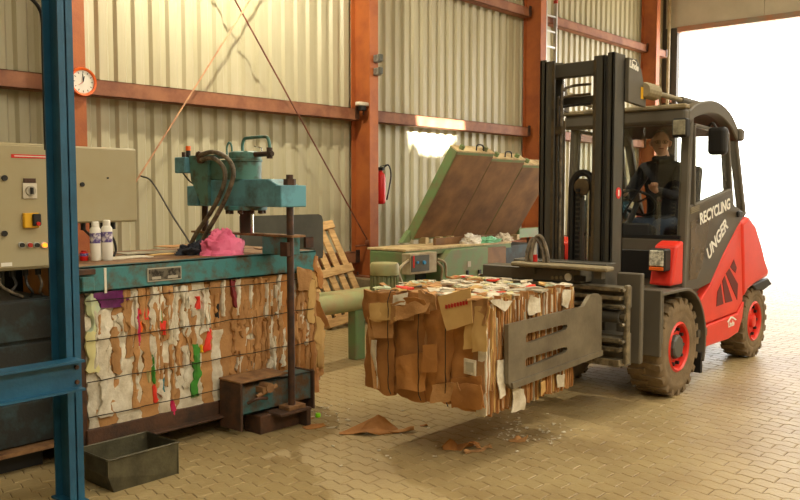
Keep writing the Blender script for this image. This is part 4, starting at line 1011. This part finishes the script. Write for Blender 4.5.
# --- cab
def pil(p, q, w, d, nm, Y, m='fork_dark'): return MB().bar(S(*p, Y), S(*q, Y), w, d, (0, 1, 0)).build(nm, m, fk, bev=.012)
for Y in (NY + .03, FYS - .03):
    pass
pillars = {'front_pillar': ((685.5, 292), (693.5, 112), .085), 'middle_pillar': ((734.5, 222), (729.5, 132), .075), 'rear_pillar': ((746.5, 216), (737.5, 133), .075)}
for nm, (p, q, w) in pillars.items():
    a, b = S(*p), S(*q)
    for Y in (NY + .045, FYS - .045):
        MB().bar((a.x, Y, a.z), (b.x, Y, b.z), .07, w, (0, 1, 0)).build(nm, 'fork_dark', fk, bev=.012)
rp = [S(689, 114), S(697, 107), S(711, 104), S(722, 108), S(731, 118), S(738, 133)]
for Y in (NY + .04, FYS - .04):
    pts = spline([(p.x, Y, p.z) for p in rp], 5)
    mb = MB()
    top = [(p.x, p.z + .03) for p in pts]; bot = [(p.x - .02, p.z - .085) for p in pts]
    mb.prism([(a, Y - .05, b) for a, b in top + bot[::-1]], (0, .10, 0)); mb.build('roof_rail', 'fork_dark', fk, bev=.01)
# roof panel following the rails
pts = spline([(p.x, 0, p.z) for p in rp], 5)
MB().prism([(p.x, NY + .05, p.z + .015) for p in pts] + [(p.x, NY + .05, p.z - .02) for p in pts[::-1]], (0, FYS - NY - .1, 0)).build('roof_panel', 'fork_dark', fk)
a = S(689, 108)
MB().box(a.x - .06, a.x + .10, NY, FYS, a.z - .13, a.z + .0).build('roof_front', 'fork_dark', fk, bev=.03, seg=2)
MB().box(a.x - .075, a.x + .02, NY - .005, FYS + .005, a.z - .005, a.z + .035).build('roof_lip', 'guard_tan', fk, bev=.01)
wsx = S(687, 200).x
# windscreen frame and pane
wz0, wz1 = 1.335, a.z - .12
MB().box(wsx - .02, wsx + .02, NY + .05, FYS - .05, wz0 - .03, wz0).build('windscreen_sill', 'black', fk)
MB().prism([(wsx - .005, NY + .06, wz0), (wsx - .005, FYS - .06, wz0), (wsx + .03, FYS - .06, wz1), (wsx + .03, NY + .06, wz1)], (.006, 0, 0)).build('windscreen', 'glass', fk)
MB().bar((wsx - .02, CY + .1, wz0 + .02), (wsx + .01, CY - .22, wz0 + .5), .015, .012).build('wiper', 'black', fk)
# door: lower panel with window over it (near side), mirrored on the far side
dp = sp((690.5, 206), (731, 189), (735, 205), (746, 213), (738, 227), (724, 254), (711, 283), (700, 289), (686.5, 292))
win = sp((698, 130), (703, 127), (724, 133), (727.5, 137), (729.5, 189), (698.5, 202.5))
for Y, t_ in ((NY + .005, .03), (FYS - .035, .03)):
    d_ = side(dp, Y, Y + t_).build('door_panel', 'door_dark', fk, bev=.008)
    side(sp((697, 127), (728, 134), (730.5, 190), (697.5, 204)), Y + .012, Y + .018).build('door_window', 'glass', fk)
    # window frame
    c4 = sp((695.5, 125), (729, 133), (731.5, 190), (695, 206))
    for i in range(4):
        p, q = c4[i], c4[(i + 1) % 4]
        MB().bar((p[0], Y + .015, p[1]), (q[0], Y + .015, q[1]), .03, .045, (0, 1, 0)).build('window_frame', 'fork_dark', d_, bev=.006)
    q4 = sp((731.5, 140), (738, 140), (745, 212), (736, 204))
    side(q4, Y + .012, Y + .018).build('quarter_window', 'glass', fk)
    if Y < 3:
        side(sp((691.5, 222), (711, 213), (703, 263), (697, 279), (689.5, 280)), Y - .003, Y + .002).build('lower_pane', 'pane_brown', d_)
        for k in range(4):
            pa, pb_ = S(690.5, 213.5 - k * 1.6, Y - .004), S(699, 210 - k * 1.6, Y - .004)
            MB().bar(pa, pb_, .006, .012, (0, 1, 0)).build('door_louvre', 'guard_tan', d_)
        x_ = S(730, 204) - S(701, 219.5); o_ = S(715.6, 211.5, Y - .02)
        text('lettering', 'RECYCLING', 'white', d_, o_, x_, (-.25, 0, 1), .140, bold=.004, label='white slanted lettering')
        x_ = S(727, 222) - S(708, 254); o_ = S(717.6, 239, Y - .02)
        text('lettering', 'UNGER', 'white', d_, o_, x_, (-.5, 0, 1), .165, bold=.004, label='white steeply slanted lettering')
        hx = S(739, 214, Y - .01); MB().box(hx.x - .05, hx.x + .05, Y - .03, Y, hx.z - .03, hx.z + .03).build('door_handle', 'black', d_, bev=.01)
bx = S(741, 200).x
MB().prism([(S(747, 214).x - .03, NY + .08, S(747, 214).z), (S(747, 214).x - .03, FYS - .08, S(747, 214).z), (S(737, 135).x, FYS - .08, S(737, 135).z), (S(737, 135).x, NY + .08, S(737, 135).z)], (.006, 0, 0)).build('rear_window', 'glass', fk)
# cowl in front of the windscreen, red lamp tower, head lamps
MB().box(wsx - .02, wsx + .12, NY + .06, FYS - .06, .62, wz0 - .03).build('cowl', 'fork_dark', fk, bev=.01)
MB().box(wsx - .03, wsx - .015, NY + .28, FYS - .28, .95, 1.20).build('cowl_hatch', 'black', fk, bev=.008)
for s in (-1, 1):
    yy = CY + s * (CY - 2.865)
    t1 = MB().prism([(6.62, yy - .10, .93), (6.86, yy - .10, .93), (6.86, yy - .10, 1.30), (6.72, yy - .10, 1.26)], (0, .20, 0)).build('lamp_tower', 'fork_red', fk, bev=.02, seg=2)
    h = MB().box(6.54, 6.66, yy - .075, yy + .075, 1.055, 1.24).build('head_lamp', 'black', fk, bev=.012)
    MB().box(6.532, 6.545, yy - .062, yy + .062, 1.098, 1.228).build('lamp_lens', 'lamp_lens', h, bev=.01)
    MB().box(6.534, 6.545, yy - .062, yy + .062, 1.06, 1.092).build('indicator', 'orange', h, bev=.006)
    # mudguard over the front wheel
    y_a, y_b = (2.70, 3.06) if s < 0 else (2 * CY - 3.06, 2 * CY - 2.70)
    arc = arcp((FX, 0, FZ), .50, -22, 92, 14); arc2 = arcp((FX, 0, FZ), .475, 92, -22, 14)
    out = [(p.x, p.z) for p in arc] + [(6.30, .91), (6.30, .50), (6.325, .50), (6.325, .885)] + [(p.x, p.z) for p in arc2]
    mg = side(out, y_a, y_b).build('mudguard', 'fork_dark', fk, bev=.004)
    MB().box(6.262, 6.30, y_a + .0, y_a + .20, .40, .93).build('guard_plate', 'fork_dark', mg, bev=.006)
    MB().box(7.18, 7.22, y_a + .02, y_b, .12, .30).build('mud_flap', 'black', mg)
    MB().box(7.18, 7.38, y_a + .04, y_a + .12, .42, .50).build('step', 'fork_dark', fk, bev=.01)
# work light at the roof corner, mirror
q = at(681.5, 127.5, 'y', NY + .05)
wl = MB().box(q.x - .06, q.x + .02, NY - .02, NY + .11, q.z - .085, q.z + .075).build('work_light', 'black', fk, bev=.012)
MB().box(q.x - .068, q.x - .058, NY - .008, NY + .098, q.z - .065, q.z + .06).build('lamp_lens', 'work_lens', wl, bev=.006)
q = S(718, 141, NY - .12)
mr = MB().box(q.x - .05, q.x + .05, NY - .20, NY - .04, q.z - .12, q.z + .12).build('wing_mirror', 'black', fk, bev=.035, seg=3)
MB().tube(spline([(q.x + .02, NY - .10, q.z + .1), (q.x + .06, NY - .05, q.z + .16), (q.x + .14, NY + .02, q.z + .14)], 5), .012, 8).build('mirror_arm', 'black', mr, smooth=True)
MB().box(S(739, 135).x - .05, S(739, 135).x + .05, NY - .04, NY + .02, S(739, 135).z - .06, S(739, 135).z + .06).build('tail_lamp', 'fork_dark', fk, bev=.02)
# cab interior
MB().box(7.55, 8.05, 3.12, 3.62, 1.14, 1.30).build('seat_cushion', 'seat_black', fk, bev=.04, seg=2)
MB().prism([(7.98, 3.12, 1.28), (8.10, 3.12, 1.28), (8.20, 3.12, 1.95), (8.10, 3.12, 1.97)], (0, .48, 0)).build('seat_back', 'seat_black', fk, bev=.03, seg=2)
MB().box(7.0, 8.2, 2.86, 3.86, .80, .84).build('cab_floor', 'fork_dark', fk)
MB().box(7.5, 8.2, 3.05, 3.7, .84, 1.14).build('seat_base', 'fork_dark', fk)
MB().prism([(6.93, 3.1, .9), (7.08, 3.1, .9), (7.08, 3.1, 1.40), (6.93, 3.1, 1.44)], (0, .5, 0)).build('dashboard', 'seat_black', fk, bev=.02)
MB().tube([(7.02, 3.36, 1.38), (7.22, 3.36, 1.60)], .025, 10).build('steering_column', 'seat_black', fk)
swc = Vector((7.23, 3.36, 1.61)); n_ = Vector((.67, 0, .74)).normalized(); u_ = Vector((0, 1, 0)); v_ = n_.cross(u_)
sw = MB().tube([swc + (u_ * cos(2 * pi * k / 28) + v_ * sin(2 * pi * k / 28)) * .17 for k in range(29)], .014, 8).build('steering_wheel', 'black', fk, smooth=True)
for k in range(3):
    a_ = 2 * pi * k / 3 + .5; MB().bar(swc, swc + (u_ * cos(a_) + v_ * sin(a_)) * .17, .02, .012).build('spoke', 'black', sw)
# --- mast
MX0, MX1, MT, CM = 6.0, 6.2, 2.79, 3.335
for s in (-1, 1):
    f = lambda y: CM + s * y * .92     # distance from the truck's middle
    def yb(a_, b_): return sorted((f(a_), f(b_)))
    mb = MB(); y0, y1 = yb(.30, .36)
    mb.box(MX0, MX0 + .025, y0, y1, .42, MT).box(MX1 - .025, MX1, y0, y1, .42, MT)
    yw = yb(.335, .36); mb.box(MX0, MX1, yw[0], yw[1], .42, MT)
    ou = mb.build('mast_upright', 'mast_grey', fk, bev=.004)
    mb = MB(); y0, y1 = yb(.19, .295)
    mb.box(MX0 - .03, MX0 - .005, y0, y1, .44, MT - .02).box(MX0 + .10, MX0 + .125, y0, y1, .44, MT - .02); yw = yb(.27, .295); mb.box(MX0 - .03, MX0 + .125, yw[0], yw[1], .44, MT - .02)
    inn = mb.build('inner_upright', 'mast_grey', fk, bev=.004)
    yw = yb(.19, .215); MB().box(MX0 - .034, MX0 - .03, yw[0], yw[1], .35, MT - .05).build('wear_strip', 'mast_worn', inn)
    c = (MX1 - .03, f(.24), 0); MB().cyl((c[0], c[1], .3), (c[0], c[1], 2.3), .035, 14).build('lift_cylinder', 'mast_worn', fk, smooth=True)
    MB().cyl((c[0], c[1], 2.3), (c[0], c[1], 2.66), .02, 12).build('lift_piston', 'chrome', fk, smooth=True)
MB().box(MX0, MX0 + .08, CM - .25, CM + .25, 2.63, 2.745).build('top_crossbar', 'mast_grey', fk, bev=.006)
MB().box(MX1 - .05, MX1 + .02, CM - .25, CM + .25, 2.42, 2.49).build('rear_crossbar', 'mast_grey', fk, bev=.006)
MB().box(MX1 - .05, MX1 + .02, CY - .30, CY + .30, .55, .68).build('lower_crossbar', 'mast_grey', fk, bev=.006)
# free-lift cylinder with chain wheel in the middle
ccy = CY + .0
fl0 = at(583, 172, 'x', MX0 + .04)
cyl_y = fl0.y
MB().box(MX0 + .05, MX0 + .10, cyl_y + .01, cyl_y + .08, .45, fl0.z - .16).build('chain_guard', 'mast_grey', fk, bev=.006)
wl_ = MB().lathe([(.06, -.03), (.068, -.025), (.068, .025), (.06, .03)], (MX0 + .04, cyl_y, fl0.z - .12), 'x', 24).build('chain_wheel', 'mast_worn', fk, smooth=True)
loop_ = [Vector((MX0 + .04, cyl_y + .095, .5)), Vector((MX0 + .04, cyl_y + .095, 1.2))] + [Vector((MX0 + .04, cyl_y + .095 * cos(pi * k / 12), fl0.z - .12 + .115 * sin(pi * k / 12))) for k in range(13)] + [Vector((MX0 + .04, cyl_y - .095, 1.2)), Vector((MX0 + .04, cyl_y - .095, .5))]
hl = MB(); 
hl.tube(loop_, .028, 8).build('hose_loop', 'black', fk, smooth=True)
MB().cyl((MX0 + .05, cyl_y - .05, .35), (MX0 + .05, cyl_y - .05, fl0.z - .15), .022, 12).build('free_lift_piston', 'chrome', fk, smooth=True)
mb = MB()
for k in range(36): mb.box(MX0 - .012, MX0 + .01, cyl_y + .005, cyl_y + .035, .38 + k * .038, .404 + k * .038)
mb.build('lift_chain', 'black', fk, kind='stuff')
MB().cyl((MX0 + .03, cyl_y - .10, .35), (MX0 + .03, cyl_y - .10, 1.35), .035, 12).build('hose_reel_post', 'mast_worn', fk, smooth=True)
h1 = CM + .135
for k, dy in enumerate((0, .035, .06)):
    MB().tube(spline([(MX0 + .02, h1 + dy, .5), (MX0 + .02, h1 + dy, 2.40 - k * .1), (MX0 + .04, h1 + dy - .01, 2.53 - k * .08), (MX0 + .10, h1 + dy - .05, 2.57 - k * .08), (MX0 + .14, h1 - .2, 2.58 - k * .08)], 6), .011, 8).build('mast_hose', ('rubber_hose', 'mast_worn', 'hose_black')[k], fk, smooth=True)
MB().box(MX0 - .01, MX0 + .05, h1 - .02, h1 + .09, 2.18, 2.24).build('hose_clamp', 'mast_worn', fk)
# tilt bracket with logo, tilt cylinders along the roof
for s in (-1, 1):
    y0 = CM + s * .335; y1 = y0 + s * .035
    o_ = [(MX1 - .02, 2.42), (MX1 + .30, 2.40), (MX1 + .30, 2.50), (MX1 + .20, 2.70), (MX1 + .12, 2.765), (MX1 - .02, 2.765)]
    tb = side(o_, min(y0, y1), max(y0, y1)).build('tilt_bracket', 'fork_dark', fk, bev=.004)
    yc = CY + s * .40
    tc0, tc1 = Vector((MX1 + .24, yc, 2.535)), Vector((MX1 + .48, yc, 2.53)); tc2 = Vector((7.55, yc + s * .02, 2.50))
    bt = MB().tube([tc0.lerp(tc1, k / 8) for k in range(9)], [.055 + (.012 if k % 2 else 0) for k in range(9)], 14).build('tilt_boot', 'boot', fk)
    MB().tube([tc1, tc1.lerp(tc2, .6)], .022, 10).build('tilt_rod', 'guard_tan', bt, smooth=True)
    MB().tube([tc1.lerp(tc2, .55), tc2], .035, 12).build('tilt_cylinder', 'fork_dark', fk, smooth=True)
    if s < 0:
        text('lettering', 'Linde', 'white', tb, (MX1 + .065, y1 - .002, 2.705), (1, 0, -.12), (0, 0, 1), .075, bold=.003, label='white script lettering')
        MB().prism([(MX1 + .0, y1 - .001, 2.735), (MX1 + .06, y1 - .001, 2.757), (MX1 + .12, y1 - .001, 2.735), (MX1 + .06, y1 - .001, 2.745)], (0, -.002, 0)).build('logo_mark', 'white', tb)
        MB().box(MX1 + .20, MX1 + .245, y1 - .003, y1, 2.46, 2.555).build('warning_label', 'yellow', tb)
q = at(620, 193, 'y', CM - .332)
o_ = MB().lathe([(.045, 0), (.045, -.002), (.0, -.003)], (MX0 + .11, CM - .333, q.z), 'y', 24).build('warning_sticker', 'red', fk)
MB().box(MX0 + .10, MX0 + .12, CM - .3375, CM - .335, q.z - .025, q.z + .025).build('sticker_print', 'white', o_)
# --- carriage and bale clamp
KX = 5.62
def zk(py, px=600, X=KX): return at(px, py, 'x', X).z
MB().box(5.80, 5.97, CY - .42, CY + .42, .42, 1.16).build('carriage_plate', 'mast_grey', fk, bev=.006)
mbx = MB().box(KX + .0, 5.82, CY - .30, CY + .60, zk(285), zk(272)).build('valve_block', 'fork_dark', fk, bev=.006)
for k in range(3):
    q = at(553 + k * 4.2, 277.5, 'x', KX); MB().cyl((KX - .012, q.y, q.z), (KX + .002, q.y, q.z), .014, 12).build('port_plug', 'guard_tan', mbx)
q = at(568.5, 277, 'x', KX); MB().cyl((KX - .01, q.y, q.z), (KX + .002, q.y, q.z), .030, 16).build('round_tag', 'white', mbx)
q0, q1 = at(574, 275, 'x', KX), at(586, 282, 'x', KX); MB().box(KX - .008, KX + .002, min(q0.y, q1.y), max(q0.y, q1.y), q1.z, q0.z).build('port_cover', 'black', mbx, bev=.004)
q0, q1 = at(513, 266, 'x', KX - .05), at(609, 272, 'x', KX - .05)
MB().box(KX - .09, KX + .04, q1.y, q0.y, q1.z - .0, q1.z + .035).build('guard_bar', 'guard_tan', fk, bev=.01)
for yy in (q1.y + .1, q0.y - .15): MB().box(KX - .03, KX + .03, yy - .03, yy + .03, q1.z - .06, q1.z).build('guard_bracket', 'fork_dark', fk)
YR0, YR1 = 2.72, 4.0
def rail(pa, pb_, nm='clamp_rail', x0=KX - .03, x1=KX + .06, m='rail_steel'):
    MB().box(x0, x1, YR0, YR1, zk(pb_), zk(pa)).build(nm, m, fk, bev=.004)
rail(286, 290); rail(294.5, 298.5); rail(303, 307); rail(336, 340.5); rail(345, 349.5); rail(357, 364)
MB().box(KX + .05, KX + .19, YR0 + .01, YR1 - .01, zk(308), zk(287)).build('rail_back', 'fork_dark', fk)
MB().box(KX + .05, KX + .19, YR0 + .01, YR1 - .01, zk(366), zk(334)).build('rail_back', 'fork_dark', fk)
zc = (zk(309) + zk(322)) / 2; rc = (zk(309) - zk(322)) / 2
MB().tube([(KX + .03, YR0 + .02, zc), (KX + .03, YR1 - .02, zc)], rc, 18).build('clamp_cylinder', 'mast_grey', fk, smooth=True)
MB().cyl((KX + .03, YR0 - .02, zc), (KX + .03, YR0 + .02, zc), rc * .5, 12).build('cylinder_eye', 'rail_steel', fk)
for k in range(4): 
    zz = zk(288 + k * 17); MB().cyl((KX - .04, YR0 - .018, zz), (KX + .0, YR0 - .018, zz), .014, 6).build('rail_bolt', 'rail_steel', fk)
MB().box(KX + .03, KX + .09, YR0 - .03, YR0 + .0, zk(362), zk(284)).build('rail_end_plate', 'rail_steel', fk, bev=.006)
MB().box(KX + .03, KX + .09, YR1, YR1 + .03, zk(362), zk(284)).build('rail_end_plate', 'rail_steel', fk, bev=.006)
MB().box(5.90, 5.96, YR0 - .02, YR0 + .18, .40, zk(273, 628, 5.9)).build('side_plate', 'fork_dark', fk, bev=.008)
MB().box(5.90, 5.96, YR1 - .18, YR1 + .02, .40, zk(273, 628, 5.9)).build('side_plate', 'fork_dark', fk, bev=.008)
AY = 2.80
def arm(Y, t_):
    T = [S(508.5, 325, AY), S(584, 306.5, AY), S(591, 295, AY), S(598, 293.5, AY), S(602, 297, AY), S(601.5, 355, AY), S(512, 389, AY), S(508.5, 384, AY)]
    slots = []
    for (xl, yt, yb_, xr, yrt, yrb) in ((526, 333.5, 343, 567.5, 325, 330), (525.5, 358, 367, 567.5, 347.5, 352.5)):
        loop = [(xl + 1.5, yt), (xr - 5, yrt), (xr - .5, yrt - .3), (xr, yrt + 2), (xr - 2, yrb), (xl + 4, yb_), (xl + .3, yb_ - .5), (xl, yb_ - 2.5), (xl, yt + 3)]
        slots.append([S(a_, b_, AY) for a_, b_ in loop])
    bm = bmesh.new(); loops = []
    for lp in [T] + slots:
        vv = [bm.verts.new((p.x, 0, p.z)) for p in lp]; ee = [bm.edges.new((vv[i], vv[(i + 1) % len(vv)])) for i in range(len(vv))]; loops += ee
    bmesh.ops.triangle_fill(bm, use_beauty=True, use_dissolve=False, edges=loops)
    ext = bmesh.ops.extrude_face_region(bm, geom=list(bm.faces))
    for v in ext['geom']:
        if isinstance(v, bmesh.types.BMVert): v.co.y += t_
    bmesh.ops.recalc_face_normals(bm, faces=bm.faces)
    mb = MB(); bm.verts.index_update()
    mb.add([v.co + Vector((0, Y, 0)) for v in bm.verts], [[v.index for v in f.verts] for f in bm.faces]); bm.free()
    return mb.build('clamp_arm', 'clamp_grey', fk)
am = arm(AY, .03)
MB().prism([S(512, 389, AY) , S(601.5, 355, AY), S(601.5, 350, AY), S(511, 383, AY)], (0, -.012, 0)).build('arm_lip', 'clamp_grey', am)
af = arm(3.90, .03)
for Y0, Y1 in ((2.83, 2.90), (3.83, 3.90)):
    MB().box(5.40, 5.53, Y0, Y1, zk(330), zk(300)).box(5.40, 5.53, Y0, Y1, zk(354), zk(342)).box(5.50, KX - .01, Y0 + .05, Y1, zk(330), zk(308)).build('arm_slider', 'clamp_grey', fk, bev=.006)
# hoses looping over the clamp
for k, (xa, xb, yt) in enumerate(((527, 545, 239), (531, 549, 236.5))):
    pts = [at(xa, 268, 'x', KX - .02), at(xa + .5, 252, 'x', KX - .02), at(xa + 5, yt + 1, 'x', KX), at(xa + 11, yt + 1.5, 'x', KX), at(xb - 2, 252, 'x', KX), at(xb, 268, 'x', KX - .02)]
    MB().tube(spline(pts, 6), .016, 8).build('clamp_hose', 'rubber_hose', fk, smooth=True)
q = at(534.5, 262, 'x', KX + .02)
MB().cyl((KX + .02, q.y, q.z - .06), (KX + .02, q.y, q.z + .06), .022, 10).build('hose_coupling', 'red', fk); MB().cyl((KX + .02, q.y, q.z + .06), (KX + .02, q.y, q.z + .16), .016, 10).build('hose_coupling', 'white', fk)
q = at(531, 262, 'x', KX); MB().cyl((KX, q.y, q.z - .04), (KX, q.y, q.z + .08), .016, 10).build('hose_coupling', 'yellow', fk)

# ------------------------------------------------------------------ driver
def skin_mesh(verts, edges, radii, sub=2, rootv=0):
    me = bpy.data.meshes.new('sk'); me.from_pydata(verts, edges, []); me.update()
    o = bpy.data.objects.new('sk', me); col.objects.link(o)
    o.modifiers.new('skin', 'SKIN')
    if not me.skin_vertices: me.attributes
    for i, r_ in enumerate(radii):
        me.skin_vertices[0].data[i].radius = r_ if isinstance(r_, tuple) else (r_, r_)
        me.skin_vertices[0].data[i].use_root = (i == rootv)
    m = o.modifiers.new('sub', 'SUBSURF'); m.levels = sub; m.render_levels = sub
    dg = bpy.context.evaluated_depsgraph_get(); ev = bpy.data.meshes.new_from_object(o.evaluated_get(dg))
    bpy.data.objects.remove(o); bpy.data.meshes.remove(me)
    return [v.co.copy() for v in ev.vertices], [tuple(p.vertices) for p in ev.polygons]
hd = at(660.5, 143, 'x', 7.60); HC = Vector((7.60, hd.y, min(hd.z, 2.17)))
dy = HC.y
V = []; E_ = []; Rr = []
def J(p, r_, par=None):
    V.append(tuple(p)); Rr.append(r_); 
    if par is not None: E_.append((par, len(V) - 1))
    return len(V) - 1
pv_ = J((7.80, CY, 1.42), .15); sp1 = J((7.82, CY, 1.58), (.15, .13), pv_); cst = J((7.77, CY - .01, 1.83), (.18, .13), sp1)
nk = J((7.70, dy + .01, 1.99), .075, cst); nk2 = J((7.66, dy, 2.06), .06, nk); hb = J((7.63, dy, 2.12), .065, nk2)
for s in (-1, 1):
    sh = J((7.75, CY + s * .19, 1.92), .082, cst)
    if s < 0: el, wr = (7.52, CY - .25, 1.66), (7.28, 3.24, 1.74)
    else: el, wr = (7.55, CY + .27, 1.62), (7.30, CY + .16, 1.70)
    e = J(el, .056, sh); w_ = J(wr, .034, e)
    tgt = Vector((7.20, at(655, 181, 'x', 7.2).y, at(655, 181, 'x', 7.2).z)) if s < 0 else Vector((7.22, CY + .15, 1.72))
    d = (tgt - Vector(wr)).normalized(); pm_ = J(Vector(wr) + d * .05, (.036, .022), w_); 
    sidev = d.cross(Vector((0, 0, 1))).normalized() * (1 if s < 0 else -1)
    for i in range(4):
        b_ = Vector(wr) + d * .085 + sidev * (.024 - .016 * i); L1 = (.034, .04, .038, .03)[i]
        a1 = J(b_, .009, pm_); a2 = J(b_ + d * L1 * .6 + Vector((0, 0, -.014)), .0085, a1); a3 = J(b_ + d * L1 * .5 + Vector((0, 0, -.042)), .0075, a2)
    t1 = J(Vector(wr) + d * .04 + sidev * .036, .010, pm_); t2 = J(Vector(wr) + d * .075 + sidev * .046 + Vector((0, 0, -.01)), .009, t1)
    hp = J((7.76, CY + s * .10, 1.39), .098, pv_); kn = J((7.36, CY + s * .14, 1.40), .072, hp); an = J((7.28, CY + s * .14, .97), .048, kn); J((7.16, CY + s * .15, .89), .038, an)
vs_, fs_ = skin_mesh(V, E_, Rr)
mb = MB(); mb.add(vs_, fs_)
# head, shaped from a sphere: brow, nose, cheeks, chin; looks to -X, turned a little to the camera
hm = Matrix.Rotation(R(28), 3, 'Z')
def headp(u, v):
    th = u * 2 * pi; ph = (v - .5) * pi * .998
    d = Vector((-cos(th) * cos(ph), sin(th) * cos(ph), sin(ph)))
    p = Vector((d.x * .098, d.y * .080, d.z * .112))
    fz = max(0, -d.x)
    if d.z < 0: p.y *= 1 - .22 * min(1, -d.z) ; p.x *= 1 - .05 * (-d.z)
    nose = math.exp(-((d.y / .16) ** 2)) * math.exp(-(((d.z + .12) / .2) ** 2)) * fz
    p.x -= .026 * nose
    p.x -= .008 * math.exp(-((d.z - .22) / .1) ** 2) * math.exp(-(d.y / .5) ** 2) * fz
    p.x += .008 * math.exp(-((d.z - .06) / .1) ** 2) * math.exp(-((abs(d.y) - .32) / .16) ** 2) * fz
    p.x -= .012 * math.exp(-((d.z + .85) / .2) ** 2) * fz
    p.x += .004 * math.exp(-((d.z + .48) / .06) ** 2) * math.exp(-(d.y / .35) ** 2) * fz
    return HC + hm @ p
mb.grid(headp, 40, 28)
n_body = len(mb.f)
for s in (-1, 1):
    c = HC + hm @ Vector((.005, s * .078, -.005))
    mb.tube([c + Vector((0, 0, -.03)), c + Vector((0, s * .012, -.01)), c + Vector((0, s * .014, .015)), c + Vector((0, 0, .03))], [.006, .014, .016, .006], 8)
pe = root('person', (7.8, CY, 1.30), 'grey-haired driver in a dark jacket seated in the forklift cab, hand on the wheel', 'person')
bd = mb.build('body', 'jacket', pe, smooth=True)
bd.data.materials.append(M['skin']); bd.data.materials.append(M['trousers']); bd.data.materials.append(M['black'])
off = LOC['person']
for p in bd.data.polygons:
    c = p.center + off
    if c.z > 2.05 or c.x < 7.30 and c.z > 1.55: p.material_index = 1
    elif c.z < 1.46 and c.z > .98: p.material_index = 2
    elif c.z <= .98: p.material_index = 3
def hairp(u, v):
    p = headp(u, v) - HC; q = hm.inverted() @ p
    return HC + p * 1.06 + hm @ Vector((.012, 0, .008))
mb = MB(); mb.grid(lambda u, v: hairp(.22 + .56 * u, .44 + .52 * v), 22, 14); mb.build('hair', 'hair_grey', pe, smooth=True)
for s in (-1, 1):
    c = HC + hm @ Vector((-.094, s * .031, .006))
    MB().lathe([(.008, 0), (.006, -.004), (.001, -.005)], c, 'x', 10).build('eye', 'black', pe)
    MB().tube([c + hm @ Vector((-.012, .022 * cos(2 * pi * k / 14), .016 * sin(2 * pi * k / 14))) for k in range(15)], .0022, 5).build('glasses_rim', 'black', pe)
    MB().tube([c + hm @ Vector((-.012, s * .022, .004)), HC + hm @ Vector((.0, s * .082, .008))], .0022, 5).build('glasses_temple', 'black', pe)
MB().bar(HC + hm @ Vector((-.096, -.022, -.056)), HC + hm @ Vector((-.096, .022, -.056)), .007, .006).build('mouth', 'paper_wine', pe)
mb = MB(); cN = Vector((7.68, dy + .005, 2.035)); mb.tube([cN + Vector((.085 * cos(2 * pi * k / 20), .085 * sin(2 * pi * k / 20), .02 * cos(2 * pi * k / 20))) for k in range(21)], .02, 8).build('collar', 'jacket', pe, smooth=True)
